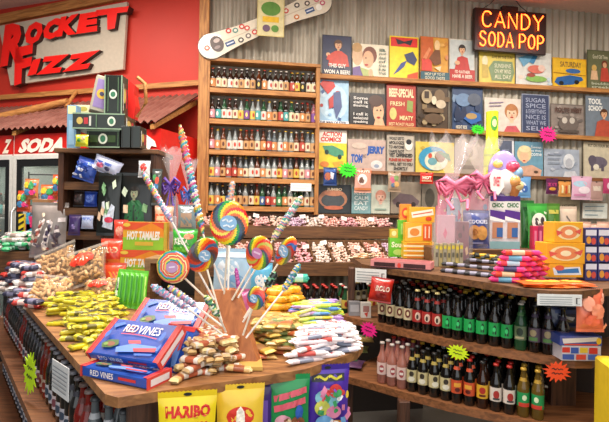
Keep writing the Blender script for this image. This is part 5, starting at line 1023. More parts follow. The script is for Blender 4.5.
def lolly(px, py, r, Y, ex, ey, Ye, pal, label, yaw=0., tilt=0., roll=0., sq=1., twist=3.2, arms=8, mark=None):
    c = V(px, py, Y); e = V(ex, ey, Ye); R = r/F*Y
    t = empty('swirl_lollipop', c, label, 'lollipop')
    mb = MB(); na, nr = 96, 16; vs = []; T = .011
    for side in (-1, 1):
        for j in range(nr+1):
            q = j/nr
            for k in range(na):
                a = 2*PI*k/na; y = side*T*math.sqrt(max(0, 1-q**3)) * (1 + .12*math.cos(arms*(a + twist*q))); vs.append((R*q*math.cos(a)*sq, y, R*q*math.sin(a)))
    fs = []; ms = []
    for s_ in (0, 1):
        b = s_*(nr+1)*na
        for j in range(nr):
            for k in range(na):
                f = (b+j*na+k, b+j*na+(k+1) % na, b+(j+1)*na+(k+1) % na, b+(j+1)*na+k); fs.append(f if s_ == 0 else f[::-1])
                a = (k+.5)/na; q = (j+.5)/nr; idx = int((a*arms + twist*q*arms/(2*PI)) * len(pal)/arms * (1)) if twist < 10 else int(q*twist*.5 + a*len(pal)*0 + a)
                ms.append(M(pal[int((a*len(pal)*(2 if twist < 10 else 1) + (q**.8)*twist*(1.25 if twist < 10 else 1.6))) % len(pal)], .2, coat=.3, var=0))
    mb.add(vs, fs, ms, True); 
    rot = (tilt, roll, yaw)
    o = mb.build('candy_disc', t, None, rot)
    mb = MB(); mb.art(lambda u, v, h: ((u-.5)*R*.9, -(T*1.15+h), (.5-v)*R*.9), mark or [('e', .5, .5, .42, .38, '#8cb8dc'), ('l', [(.2, .4), (.4, .3), (.5, .45), (.7, .35)], .08, '#ecf4fa'), ('l', [(.25, .65), (.45, .6), (.6, .7), (.78, .6)], .08, '#ecf4fa')], .0009); mb.build('sticker', t, None, rot)
    d = (e-c); s0 = d.normalized()*R*.85
    mb = MB(); mb.tube([s0, d*.5, d], .0034, 8, M('#eee4d0', .5)); mb.build('stick', t)
Yl = Ys + .02
lolly(229, 223, 22.5, Yl, 224, 296, Ys+.1, ['#e8322c', '#f08c1c', '#f4dc28', '#2c9c4c', '#35506c', '#3a3c40', '#f46c2c', '#f4e04c'], 'largest rainbow swirl lollipop with a pale blue sticker', twist=6., sq=.86)
lolly(173, 267, 16.5, Yl-.02, 212, 304, Ys+.06, ['#e8583c', '#f0785c', '#2c8cb8', '#34a060', '#f4d84c', '#f08c50', '#e04c4c', '#f4e8a0'], 'round coral, blue and green spiral lollipop at left', twist=11., arms=2, mark=[('e', .5, .5, .4, .36, '#b890b8'), ('l', [(.3, .5), (.7, .45)], .1, '#e4d4e8')])
lolly(203, 255, 18, Yl+.03, 222, 322, Ys+.02, ['#e03828', '#f07c1c', '#f0d428', '#6c6c3c', '#4c4a58', '#7c3c34', '#c8442c', '#3c70a0'], 'dark rainbow lollipop turned partly edge-on', yaw=.75, tilt=.2, roll=.5, twist=4., sq=.9)
lolly(259, 253, 17.5, Yl+.04, 232, 300, Ys+.08, ['#e8402c', '#f0a01c', '#f4e030', '#5c9c3c', '#4c5064', '#d84838', '#f07830', '#c8c04c'], 'rainbow swirl lollipop with a purple centre right of the largest', yaw=-.45, roll=.4, sq=.88, twist=4.5, mark=[('e', .5, .5, .4, .34, '#c880b0'), ('l', [(.25, .5), (.75, .45)], .12, '#e8c8e0')])
lolly(286, 251, 18, Yl+.05, 244, 318, Ys+.05, ['#e8402c', '#f09c20', '#f0dc38', '#7c8c4c', '#8c7c74', '#c84034', '#3c6cb0'], 'rainbow lollipop seen nearly edge-on at far right', yaw=-.7, roll=.75, sq=.55, twist=4.)
lolly(256, 298, 12.5, Yl-.06, 243, 335, Ys-.01, ['#e8583c', '#f08c3c', '#e8d84c', '#4c7c50', '#4c6c98', '#e84c4c'], 'smaller low rainbow lollipop before the stand', yaw=-.5, roll=.4, sq=.85, twist=4.)
def twisty(x0, y0, x1, y1, Y0, Y1, ex, ey, Ye, rpx, pal, label, turns=7):
    a = V(x0, y0, Y0); b = V(x1, y1, Y1); e = V(ex, ey, Ye); L = (b-a).length; r = rpx/F*Y0
    t = empty('twist_pop', b, label, 'lollipop')
    d = (a-b).normalized(); q = Vector((0, 0, 1)).rotation_difference(d)
    mb = MB(); n = 16; N = max(12, int(L/.005)); vs = []
    for j in range(N+1):
        z = L*j/N; env = min(1, .35 + 3*min(j, N-j)/N*2)
        for k in range(n): an = 2*PI*k/n; tw = turns*2*PI*j/N; rr = r*env*(1 + .22*math.cos(2*(an - tw))); vs.append((rr*math.cos(an), rr*math.sin(an), z))
    fs = []; ms = []
    for j in range(N):
        for k in range(n):
            fs.append((j*n+k, j*n+(k+1) % n, (j+1)*n+(k+1) % n, (j+1)*n+k))
            ph = (k/n - turns*j/N) % 1; ms.append(M(pal[(int(ph*4) + int(j/N*len(pal)*1.0)) % len(pal)], .15, coat=.6, var=0))
    mb.add(vs, fs, ms, True); mb.add(vs[-n:], [list(range(n))], M(pal[0], .3)); o = mb.build('twisted_candy', t); o.rotation_euler = q.to_euler()
    mb = MB(); mb.tube([(0, 0, 0), (e-b)*.5, e-b], .0034, 8, M('#f0ece4', .5)); mb.build('stick', t)
P1 = ['#d8586c', '#e8b84c', '#4c9c6c', '#3c6ca8', '#e8e0d0', '#c84c8c', '#4ca8b0', '#e87c3c']; P2 = ['#c87c9c', '#7ca8c8', '#e8d8e0', '#8c8cb8', '#d8a8c0', '#5c98b0']
P3 = ['#3c4a50', '#5c8c4c', '#d8d8c0', '#2c7c50', '#e0dc8c']
twisty(180, 125, 203, 234, Yl+.2, Yl+.1, 226, 298, Ys+.1, 3.6, P1, 'tallest twisted rainbow pop rising at the left of the stand', 12)
twisty(142, 171, 172, 222, Yl+.02, Yl, 214, 300, Ys+.08, 2.9, P2 + P1[:3], 'long twisted pop leaning far left over the box stack', 9)
twisty(151, 285, 187, 308, Yl-.12, Yl-.1, 222, 334, Ys+.0, 3.8, P2, 'pastel twisted pop lying lowest at left', 8)
twisty(168, 286, 196, 306, Yl-.02, Yl-.02, 222, 326, Ys+.01, 3.4, P2[::-1] + ['#e8d84c'], 'pastel and yellow twisted pop just behind the lowest one', 7)
twisty(205, 295, 219, 317, Yl-.1, Yl-.1, 226, 332, Ys-.02, 3.6, P3, 'short dark green and white twisted pop', 6)
twisty(302, 196, 272, 241, Yl+.2, Yl+.15, 238, 298, Ys+.09, 3.6, ['#d8b0c0', '#7c9c60', '#e8d8a0', '#6c84b0', '#c87c84', '#4c9c90', '#e8e0e0'], 'twisted pop with a white tip leaning to the upper right', 9)
twisty(300, 264, 283, 291, Yl+.1, Yl+.08, 246, 338, Ys+.0, 3.3, ['#3c7ca8', '#e8c84c', '#6c9cc8', '#d8d0e0', '#48a090'], 'blue and yellow twisted pop leaning to the right', 7)
twisty(233, 181, 230, 202, Yl+.25, Yl+.25, 228, 296, Ys+.11, 2.8, ['#e8d8d0', '#e8b880', '#8cb0c8', '#e89c8c'], 'pale twisted pop showing above the largest lollipop', 5)
twisty(276, 272, 266, 287, Yl-.02, Yl-.02, 243, 322, Ys+.03, 3.6, ['#1c2824', '#24382c', '#6cb080', '#1c2824'], 'dark wrapped pop with pale green marks right of the stand', 3)
twisty(236, 268, 240, 300, Yl+.16, Yl+.16, 238, 330, Ys+.14, 2.0, ['#a83ca0', '#d878c8', '#b848a8'], 'thin magenta twisted pop between the sticks', 7)
# ------------------------------------------------------------------ heaps of wrapped pieces
def heap(protos, names, group, label, quad, nx, ny, layers, dz, zoff=.0, rot=0., jit=.3, shrink=.86, z=ZI, tilt=0.):
    """quad of pixels on the counter: near-left, near-right, far-right, far-left"""
    P = [G(x, y, z) for x, y in quad]; n = 0
    for l in range(layers):
        f = (1 - shrink**l)/2 if l else 0
        for j in range(ny):
            for i in range(nx):
                a = f + (1-2*f)*((i+.5)/nx + random.uniform(-jit, jit)/nx*.6); b = f + (1-2*f)*((j+.5)/ny + random.uniform(-jit, jit)/ny*.6)
                p = (P[0]*(1-a) + P[1]*a)*(1-b) + (P[3]*(1-a) + P[2]*a)*b; k = random.randrange(len(protos)); n += 1
                lb = label % (names[k])
                protos[k].put(p + Vector((0, 0, zoff + .001 + l*dz + random.uniform(0, .002))), (random.uniform(-.1, .1), random.uniform(-.12, .12)+tilt, rot + random.uniform(-1, 1)*jit*1.6), lb, group + ', ' + names[k] if len(names) > 1 else group)
def PB(L, w, t_, c, cp, ce, txt=None, ct='#fff', name='wrapped_candy', cat='candy'): return Proto(tag(bar(L, w, t_, M(c, .3, coat=.3), M(cp, .3, coat=.3), M(ce, .35), txt, ct).build(name), 'x', cat))
# yellow and black chews
def stripes(L, w, t_):
    mb = bar(L, w, t_, M('#d8cc28', .3, coat=.3), M('#e4d82c', .3, coat=.3), M('#b8ac2c', .35))
    mb.art(lambda u, v, h: (-L*.4+u*L*.8, w*.4*(1-2*v), t_+h), [('p', [(x, .05), (x+.035, .05), (x+.015, .95), (x-.02, .95)], '#1c1a10') for x in [.03+.062*i for i in range(16)]], .0006); return mb
yb = [Proto(tag(stripes(.1, .03, .018).build('striped_chew'), 'x', 'candy')), Proto(tag(stripes(.085, .034, .02).build('striped_chew'), 'x', 'candy')), PB(.09, .03, .018, '#d8cc2c', '#6c6420', '#e8e060', name='striped_chew')]
heap(yb, ['narrow zebra-striped', 'broad zebra-striped', 'olive-banded'], 'yellow chews in the heap', '%s yellow chew in the heap behind the licorice trays', [(86, 356), (114, 346), (132, 298), (36, 300)], 6, 8, 4, .02, rot=.6, jit=1.0)
# candy bars at the stand foot
cb = [PB(.085, .028, .018, '#8c6038', '#e8dcc8', '#c8a468', name='candy_bar', cat='candy bar'), PB(.085, .03, .018, '#d8b474', '#9c5430', '#e0c890', name='candy_bar', cat='candy bar'), PB(.08, .028, .018, '#e4dcd0', '#b86040', '#c8a878', name='candy_bar', cat='candy bar')]
heap(cb, ['brown and cream', 'tan and rust', 'white and rust'], 'bars at the foot of the stand', '%s bar in the heap at the foot of the lollipop stand', [(176, 383), (242, 373), (238, 345), (182, 350)], 6, 5, 5, .019, rot=-.4, jit=.9)
gp = [PB(.13, .045, .014, '#c8a040', '#a8784c', '#d8b860', name='gold_packet', cat='packet'), PB(.12, .05, .014, '#b89048', '#c86c40', '#d0b068', name='gold_packet', cat='packet'), PB(.12, .045, .016, '#d8b870', '#7c8c50', '#c8a858', name='gold_packet', cat='packet')]
heap(gp, ['plain gold', 'gold and orange', 'gold and green'], 'gold packets right of the stand', '%s packet in the gold heap right of the lollipop stand', [(258, 362), (300, 354), (296, 328), (250, 334)], 3, 4, 6, .017, rot=.2, jit=.8)
wt_ = [PB(.16, .022, .014, '#ece0de', '#cc4c44', '#f0e4e2', name='taffy_stick'), PB(.16, .022, .014, '#e8e0e4', '#e8e0e4', '#f0ecea', txt='TAFFY', ct='#c8383c', name='taffy_stick'), PB(.15, .024, .014, '#e4d8dc', '#8c94a8', '#f0ecea', name='taffy_stick')]
heap(wt_, ['white and red', 'white lettered', 'white and grey'], 'white sticks on the island corner', '%s candy stick in the pile on the right corner of the island', [(296, 368), (350, 351), (348, 333), (300, 342)], 3, 7, 5, .015, rot=.45, jit=.4)
ct_ = [PB(.15, .02, .014, '#4c8cd8', '#88b8e8', '#4c8cd8', name='candy_stick'), PB(.15, .02, .014, '#b8d83c', '#d8ec78', '#a8cc34', name='candy_stick'), PB(.15, .02, .014, '#b894d0', '#e0d0e8', '#a884c0', name='candy_stick'), PB(.15, .02, .014, '#e8e03c', '#f4f0a0', '#e0d430', name='candy_stick')]
heap(ct_, ['sky blue', 'lime', 'lilac', 'lemon'], 'coloured sticks', '%s candy stick in the coloured pile behind the white sticks', [(292, 334), (338, 328), (334, 316), (290, 318)], 3, 4, 5, .016, rot=.25, jit=.3, zoff=.02)
yp = [PB(.08, .05, .03, '#f0a81c', '#f4c84c', '#e89c1c', name='orange_packet', cat='packet')]
heap(yp, ['amber'], 'amber packets', '%s packet piled behind the gold heap', [(262, 330), (304, 324), (302, 310), (266, 314)], 4, 2, 5, .031, rot=.1, jit=.4)
o = PB(.1, .05, .04, '#2cb09c', '#a8e0d4', '#24988c', name='teal_packet', cat='packet').put(G(298, 318, ZI) + Vector((0, .03, .17)), (0, 0, .1), 'teal packet lying on top of the amber packets')
# green tall gum packs
for i in range(6):
    p = G(116 + i*5, 308 + i*.6, ZI) + Vector((0, 0, .001))
    mb = pillow(.045, .17, .02, M('#58b828', .3, coat=.3), [('r', .15, .2, .55, .75, '#e8f4e0'), ('t', 'KS', .18, .3, .52, .6, .04, '#2c2c2c'), ('r', .7, .1, .85, .9, '#2c8c20')] if i == 0 else [('r', .6, .1, .8, .9, '#b0e470'), ('r', .2, .1, .35, .9, '#2c8c20')], None, i*.7)
    o = mb.build('gum_pack', None, p + Vector((0, 0, .02)), (-.25, .12, .5 if i else .1)); tag(o, 'green upright gum pack, %s from left in front of the cartons' % ORD[i], 'gum pack', 'green gum packs')
# cartons of fruit chews
HT = [('r', 0, 0, 1, .28, '#e8582c'), ('p', [(.3, .28), (.7, .02), (1, .25), (1, .5), (.5, .4)], '#f0901c'), ('r', 0, .62, 1, 1, '#90c828'), ('t', 'HOT TAMALES', .1, .32, .9, .64, .05, .05, '#f8f4e8'), ('r', .3, .7, .75, .84, '#e0b838'), ('e', .1, .1, .09, .07, '#f4d04c')]
HT = [('r', 0, .55, 1, 1, '#98cc30')] + HT[:2] + HT[3:]
Yh = 2.72; zc = ZI + .001
for i, (x0, y0, x1, y1, nm) in enumerate(((118, 277, 166, 306, 'bottom'), (119, 250, 165, 277, 'middle'), (122, 222, 164, 250, 'top'))):
    H_ = (y1-y0)/F*Yh; p = V((x0+x1)/2, y1, Yh)
    if i == 0: H_ = V(140, 277, Yh).z - zc
    o = carton((x1-x0)/F*Yh, H_-.001, .09, M('#f0b028', .3, coat=.2), HT, [('r', 0, 0, .5, 1, '#c8b03c'), ('r', .6, 0, .75, 1, '#a89030')]).build('candy_carton', None, (p.x, Yh, zc), (0, 0, -.08)); tag(o, '%s orange and lime HOT TAMALES carton of the stack' % nm, 'carton'); zc += H_
bag_(113, 219, 127, 248, '#e0402c', [('e', .5, .4, .3, .2, '#f0a088')], 'red bag standing just left of the top carton', z=None, Y=2.8, D=.05)
bag_(100, 238, 124, 268, '#e8482c', [('t', 'RED', .25, .25, .8, .5, .04, '#f4d8b0'), ('r', 0, .75, 1, .9, '#f08c3c')], 'orange-red bag behind the peanut bags, upper of the pair', Y=2.76, D=.06, wr=2.)
bag_(100, 262, 125, 300, '#e04c28', [('r', .1, .2, .9, .4, '#f0a040')], 'orange-red bag behind the peanut bags, lower of the pair', Y=2.7, D=.06, wr=1.)
# open crate
Yc = 2.5; p = V(172, 306, Yc); W = 56/F*Yc; H_ = V(172, 259, Yc).z - ZI
t = empty('wooden_crate', (p.x, Yc, ZI+.001), 'open-fronted rough wooden crate with a dark inside behind the lollipops', 'crate')
WC = wood('#a07c54', '#74573a')
mb = MB(); mb.box(-W/2, 0, 0, -W/2+.03, .22, H_, WC); mb.build('side_board', t); mb = MB(); mb.box(W/2-.03, 0, 0, W/2, .22, H_, WC); mb.build('side_board', t)
mb = MB(); mb.box(-W/2+.03, 0, H_-.025, W/2-.03, .22, H_, WC); mb.build('top_board', t); mb = MB(); mb.box(-W/2+.03, 0, 0, W/2-.03, .22, .025, WC); mb.build('bottom_board', t)
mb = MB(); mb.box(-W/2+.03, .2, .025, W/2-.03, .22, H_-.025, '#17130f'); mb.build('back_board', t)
zt_ = ZI + .001 + H_
bag_(172, 228, 197, 258, '#3ca838', [('t', 'MEGA', .08, .3, .7, .6, .04, '#f4f8e8'), ('e', .7, .25, .2, .12, '#e88c6c'), ('p', [(.1, .7), (.9, .66), (.9, .9), (.1, .9)], '#68c83c')], 'green bag with white MEGA lettering standing on the crate', z=zt_, Y=Yc+.1, D=.06, wr=2.)
bag_(199, 236, 218, 262, '#2c9c3c', [('e', .5, .5, .3, .3, '#68c860')], 'second green bag behind the largest lollipop', z=None, Y=Yc+.15, D=.05, wr=1.)
bag_(154, 205, 173, 232, '#d8a890', [('r', .05, .3, .95, .7, '#e0603c'), ('r', .15, .4, .85, .6, '#f0c8a8')], 'clear and orange bag above the cartons', Y=2.85, D=.05, wr=1.3)
bag_(177, 204, 196, 232, '#7c8c90', [('r', .2, .3, .8, .9, '#b89880'), ('e', .5, .2, .3, .1, '#c8d0d4')], 'grey translucent candy bag behind the tallest twisted pop', Y=2.8, D=.05, wr=2.3)
# blue and clear bags behind the sticks
bag_(212, 248, 252, 300, '#a8cce4', [('e', .4, .4, .3, .25, '#dceaf4'), ('e', .6, .7, .25, .2, '#78b0dc'), ('r', .1, .05, .9, .12, '#e8f0f4')], 'pale blue candy bag standing behind the lollipop sticks', z=None, Y=2.3, D=.06, wr=1.)
bag_(250, 262, 272, 298, '#5cb4dc', [('e', .5, .5, .3, .2, '#e8f4f8'), ('r', .1, .75, .9, .9, '#e8503c')], 'turquoise candy bag behind the low lollipop', z=None, Y=2.25, D=.05, wr=1.)
bag_(224, 288, 250, 318, '#c05c94', [('e', .5, .5, .3, .2, '#e8a0c0')], 'magenta bag low behind the stand', Y=2.05, z=ZI+.001, D=.05, wr=1.)
# peanut bags
def peanuts(px, py, w, h, Y, rot, label, lab=True):
    p = V(px, py, Y); t = empty('peanut_bag', p, label, 'peanut bag', rot=rot)
    W, H = w/F*Y, h/F*Y; D = .09; f = pillowf(W, H, D*.75, .5)
    mb = MB(); PN = [M('#c89c64', .7), M('#b48850', .7), M('#d8b07c', .7)]; n = 0
    for i in range(9):
        for j in range(7):
            u = (i+.5+random.uniform(-.3, .3))/9; v = (j+.5+random.uniform(-.3, .3))/7
            if not .07 < u < .93 or not .07 < v < .93: continue
            c = Vector(f(u, v, 0)); r = .0135; a = random.random()*PI; d = Vector((math.cos(a), 0, math.sin(a)))*.013
            vs = []; K = 7; prof = [(0, -2), (.8, -1.5), (1, -.9), (.7, 0), (1, .9), (.8, 1.5), (0, 2)]
            q = Vector((0, 0, 1)).rotation_difference(d.normalized())
            for (rr, z) in prof:
                for k in range(K): vs.append(c + q @ Vector((r*.85*rr*math.cos(2*PI*k/K), r*.85*rr*math.sin(2*PI*k/K), z*r*.8)))
            mb.add(vs, [(a_*K+k, a_*K+(k+1) % K, (a_+1)*K+(k+1) % K, (a_+1)*K+k) for a_ in range(6) for k in range(K)], random.choice(PN), True)
    inner = MB(); g = pillowf(W*.95, H*.95, D*.55, .5)
    for fn in (g, pillowf(W*.95, H*.95, D*.55, .5, 1)):
        vs = [Vector(fn(a/8, b/8, 0)) + Vector((0, 0, H*.025)) for b in range(9) for a in range(9)]; mb.add(vs, [(b*9+a, b*9+a+1, b*9+10+a, b*9+9+a) for b in range(8) for a in range(8)], M('#8c6438', .8), True)
    tag(mb.build('peanuts', t), kind='stuff')
    mb = pillow(W*1.04, H*1.04, D*1.15, M('#e8dccc', .1, alpha=.09, var=0, coat=1), [], M('#e8dccc', .1, alpha=.25, var=0, coat=1), .5); mb.build('clear_wrapper', t)
    if lab:
        fo = pillowf(W*1.04, H*1.04, D*1.15, .5); mb = MB(); mb.art(lambda u, v, h: fo(u, v, .004+h), [('e', .52, .42, .3, .2, '#e03c28'), ('e', .52, .42, .25, .15, '#e8542c'), ('t', 'NUTS', .36, .34, .7, .5, .04, .05, '#f8e8d8')], .001); mb.build('printed_label', t)
peanuts(84, 283, 46, 38, 2.62, (-.6, -.32, -.1), 'largest clear bag of roasted peanuts in front with a red oval label')
peanuts(58, 280, 44, 34, 2.85, (-.5, -.42, .0), 'bag of peanuts lying behind and left of the largest one', False)
peanuts(46, 308, 40, 34, 2.5, (-.7, .1, .2), 'bag of peanuts slumped at the front left of the pile', False)
peanuts(97, 300, 36, 22, 2.5, (-.7, -.1, -.1), 'bag of peanuts low behind the yellow chews', True)
# ---------------------------------------------------------------- far left of the island
clr = [('#2ca868', '#b8e8d0', 'green'), ('#d8d4d0', '#a89890', 'white'), ('#c83c34', '#e8c0b8', 'red'), ('#3c3c54', '#8c8ca8', 'dark blue')]
pr = [PB(.1, .045, .028, a, b, a) for a, b, n in clr]
heap([pr[0], pr[1]], ['green', 'white'], 'candy on the far left heap', '%s wrapped candy on the top left heap by the cooler', [(0, 252), (56, 251), (54, 246), (3, 246)], 6, 4, 4, .028, jit=1., z=1.26)
mb = MB(); mb.box(-.34, 0, 0, .08, .62, 1.259-ZI-.002, DARK, .004); tag(mb.build('wooden_riser', None, (-1.68, 3.05, ZI+.001)), 'dark wooden riser beneath the far left candy heap', 'riser')
heap([pr[2], pr[3], pr[1]], ['red', 'dark blue', 'white'], 'candy on the near left heap', '%s wrapped candy in the heap left of the peanut bags', [(-2, 289), (36, 308), (62, 285), (14, 277)], 6, 6, 6, .028, jit=1.)
heap([pr[3], pr[2]], ['dark blue', 'red'], 'candy on the left rim', '%s wrapped candy along the left rim before the heaps', [(12, 298), (36, 316), (46, 306), (20, 288)], 3, 2, 2, .03, jit=.8)
bx = MB(); bx.box(-.2, 0, 0, .2, .25, .1, DARK, .004)
# clear bag of chocolate packs, drum tin and boxes by the cooler
bag_(29, 202, 66, 258, '#8c8480', [('p', [(.1, .8), (.35, .25), (.5, .3), (.25, .85)], '#e8dcd4'), ('p', [(.15, .75), (.36, .32), (.44, .35), (.24, .78)], '#a85c50'), ('p', [(.4, .85), (.6, .3), (.72, .35), (.55, .9)], '#e0d8d4'), ('p', [(.45, .78), (.62, .38), (.68, .4), (.53, .82)], '#3c3450'), ('p', [(.7, .85), (.78, .4), (.86, .42), (.85, .85)], '#5c4c54')] + conf(18, 6, ['#d8d0d0', '#3c3444', '#a85c50', '#c8b8a0', '#6c6470'], s=.07), 'grey translucent bag of striped packets standing by the cooler', z=None, Y=3.0, D=.1, wr=2.)
box_(26, 213, 48, 224, '#3ca8d8', [('p', [(.1, .2), (.9, .1), (.8, .6), (.2, .8)], '#e8387c'), ('e', .5, .5, .2, .2, '#e4f0f8')], 'blue and pink box at upper left of the candy heaps', z=1.261+.107, Y=3.5, D=.08)
box_(24, 224, 46, 238, '#d8489c', [('e', .4, .5, .3, .3, '#48b4e8'), ('e', .7, .4, .15, .2, '#f4e8f0')], 'pink and blue box below the blue and pink one', z=1.261, Y=3.5, D=.08)
p = V(21, 238, 3.45); p.z = 1.261; t = empty('striped_post', p, 'slim yellow post with black diagonal stripes by the cooler', 'post'); 
mb = MB(); h = V(21, 214, 3.45).z-p.z; mb.box(-.02, 0, 0, .02, .02, h, '#e8c82c'); mb.art(lambda u, v, hh: (-.02+.04*u, -hh, h*(1-v)), [('p', [(0, v+.1), (1, v), (1, v+.08), (0, v+.18)], '#1c1c1c') for v in (.0, .2, .4, .6, .8)], .001); mb.build('body', t)
mb = MB(); mb.box(-.03, -.01, -.012, .03, .03, 0, '#3c3c3c'); mb.build('foot', t)
# fruit bags in front of the cooler door
FB = [(17, 190, 30, 212, '#e0522c'), (24, 178, 38, 200, '#c87c4c'), (40, 184, 58, 205, '#e06c3c'), (52, 174, 66, 196, '#e85c34'), (46, 200, 60, 216, '#a85c60'), (56, 196, 68, 224, '#d84430')]
for i, (x0, y0, x1, y1, c) in enumerate(FB):
    bag_(x0, y0, x1, y1, c, conf(12, i, ['#e8c83c', '#3c9c5c', '#4c8cc0', '#e8387c', '#f0ece0', '#8c3cb0'], s=.1) + [('e', .3, .3, .2, .18, '#e8c83c'), ('e', .65, .35, .2, .2, '#3c9c5c'), ('e', .4, .7, .25, .18, '#4c8cc0'), ('e', .72, .72, .16, .14, '#e8387c')], 'multicoloured candy bag, %s from left hanging before the cooler door' % ORD[i], Y=3.55 - .02*i, D=.05, wr=i*1.1)
box_(32, 199, 48, 213, '#a87850', [('l', [(.1, .3), (.9, .3)], .05, '#7c5434'), ('l', [(.1, .6), (.9, .6)], .05, '#7c5434')], 'plain brown cardboard box before the cooler door', Y=3.4, D=.1, name='cardboard_box')
# rack that carries them
t = empty('wire_rack', (V(40, 190, 3.4).x, 3.6, 1.261), 'thin dark wire rack holding bags before the cooler door', 'rack')
zz = V(40, 172, 3.6).z-1.261
for x in (-.2, .22): mb = MB(); mb.tube([(x, 0, 0), (x, 0, zz)], .006, 8, '#3c3c3c'); mb.build('upright', t)
for z in (.15, .3, zz-.02): mb = MB(); mb.tube([(-.2, 0, z), (.22, 0, z)], .005, 8, '#3c3c3c'); mb.build('crossbar', t)
# ------------------------------------------------------------------ dark hutch with shelves
Yk = 3.0; pl, pr_ = V(57, 240, Yk), V(155, 240, Yk); zk = V(105, 149, Yk).z
t = empty('candy_hutch', (pl.x, Yk, ZI+.001), 'dark brown wooden hutch with open shelves on the island', 'cabinet'); W = pr_.x-pl.x; H_ = zk-ZI
for x0, x1 in ((0, .035), (W-.035, W), (W*.44, W*.44+.02)): mb = MB(); mb.box(x0, 0, 0, x1, .3, H_-.03, DARKV); mb.build('side_board', t)
mb = MB(); mb.box(-.02, -.02, H_-.03, W+.02, .32, H_, DARK, .004); mb.build('top_board', t)
mb = MB(); mb.box(.035, .28, 0, W-.035, .3, H_-.03, wood('#7c5a48', '#5c4032')); mb.build('back_board', t)
for py in (182, 208, 232):
    z = V(80, py, Yk).z-ZI; mb = MB(); mb.box(.035, .01, z-.05, W*.44, .28, z, DARK); mb.build('shelf', t)
    if py > 200: mb = MB(); mb.box(W*.44+.02, .01, z-.05, W-.035, .28, z, DARK); mb.build('shelf', t)
def hb(x0, y0, x1, y1, c, el, lb, Y=2.97, **k): bag_(x0, y0, x1, y1, c, el, lb, Y=Y, **k)
hb(72, 157, 94, 181, '#2c50b0', conf(14, 31, ['#d8e0f4', '#5c84dc', '#1c3c90', '#8cacec'], s=.14), 'blue and white crumpled bag in the upper left of the hutch', D=.07, ry=.3, wr=1.)
hb(90, 157, 119, 174, '#b8c0dc', [('r', .1, .3, .7, .5, '#3c5cb0'), ('e', .3, .6, .14, .2, '#c85c78'), ('e', .6, .7, .1, .15, '#3c3c5c')], 'white and blue bag lying tilted beside the crumpled blue bag', D=.06, ry=.35, wr=2.)
hb(84, 191, 97, 207, '#2c4cb0', [('e', .5, .5, .3, .3, '#6c8ce0')], 'small deep blue bag on the middle hutch shelf', Y=3.05, D=.05)
hb(73, 190, 84, 207, '#2c2424', [('e', .5, .5, .3, .3, '#4c3c3c')], 'small black bag left of the deep blue bag', Y=3.05, D=.05)
hb(68, 214, 80, 236, '#3c2c60', [('e', .5, .6, .2, .14, '#8c7cb8')], 'dark violet bag on the lowest hutch shelf', D=.04)
hb(81, 215, 93, 229, '#b8c4e0', [('r', .1, .1, .9, .4, '#6c84c8')], 'pale blue packet on the lowest hutch shelf', D=.04)
def cards(n, sd):
    random.seed(sd); out = []
    for i in range(n):
        x, y, a = random.uniform(.1, .85), random.uniform(.08, .9), random.uniform(-.6, .6); s = .075; ca, sa = math.cos(a), math.sin(a)
        out.append(('p', [(x+s*(ca*i_-sa*j_), y+s*.9*(sa*i_+ca*j_)) for i_, j_ in ((-1, -1), (1, -1), (1, 1), (-1, 1))], random.choice(['#e8ece4', '#c8d8c0', '#e8c8a8', '#78a878', '#d8e0e8'])))
    return out
hb(96, 172, 119, 236, '#0e1410', cards(12, 3) + [('p', [(.3, .9), (.7, .5), (.85, .55), (.75, .95)], '#c8d4e4'), ('e', .6, .78, .2, .05, '#d83858')], 'black bag scattered with pale squares on the left half of the hutch', Y=2.93, D=.03)
hb(118, 172, 152, 238, '#0c100e', [('p', [(.12, .99), (.2, .5), (.38, .42), (.6, .42), (.75, .52), (.8, .99)], '#24683c'), ('r', .42, .5, .48, .98, '#14301c')] + face(.45, .3, .14, '#1c1814', '#8c9478', asp=.6, lips='#6c5448') + [c_ for c_ in cards(16, 8) if abs(c_[1][0][0] - .45) > .24][:7], 'black bag with a figure in a green coat printed on it', Y=2.94, D=.03)
random.seed(21)
hb(151, 168, 161, 206, '#3c4440', [('e', .3, .2, .2, .1, '#4c9c5c'), ('e', .6, .3, .2, .12, '#e0503c'), ('e', .5, .5, .25, .1, '#4c8cc0'), ('e', .6, .7, .2, .1, '#e8b0c0')], 'multicoloured bag hung on the right side of the hutch', Y=2.9, D=.04)
# black striped boxes on the hutch
def gbox(x0, y0, x1, y1, z, Y, D, rz, label, el=None):
    p, W, H, _ = stand(x0, y0, x1, y1, None, Y); p.z = z; H = V((x0+x1)/2, y0, Y).z - z
    E = el or [('r', 0, 0, 1, .07, '#8ca88c'), ('r', 0, .93, 1, 1, '#8ca88c'), ('r', .04, .12, .06, .9, '#5c7c5c'), ('r', .94, .12, .96, .9, '#5c7c5c'), ('r', .12, .3, .36, .7, '#38502c'), ('r', .64, .3, .88, .7, '#38502c'), ('e', .5, .5, .14, .3, '#dce4d4'), ('e', .5, .5, .08, .2, '#3c7c5c')]
    o = carton(W, H, D, M('#1c241e', .3, coat=.4), E, [('e', .4, .5, .2, .2, '#c8b060'), ('r', .6, .3, .8, .8, '#b8343c'), ('r', .1, .2, .2, .9, '#c8ccc4')]).build('gift_box', None, p, (0, 0, rz)); tag(o, label, 'box'); return z + H
zg = zk + .002
z1 = gbox(86, 130, 120, 148.5, zg, 2.95, .2, -.05, 'lowest black and green printed box on the hutch')
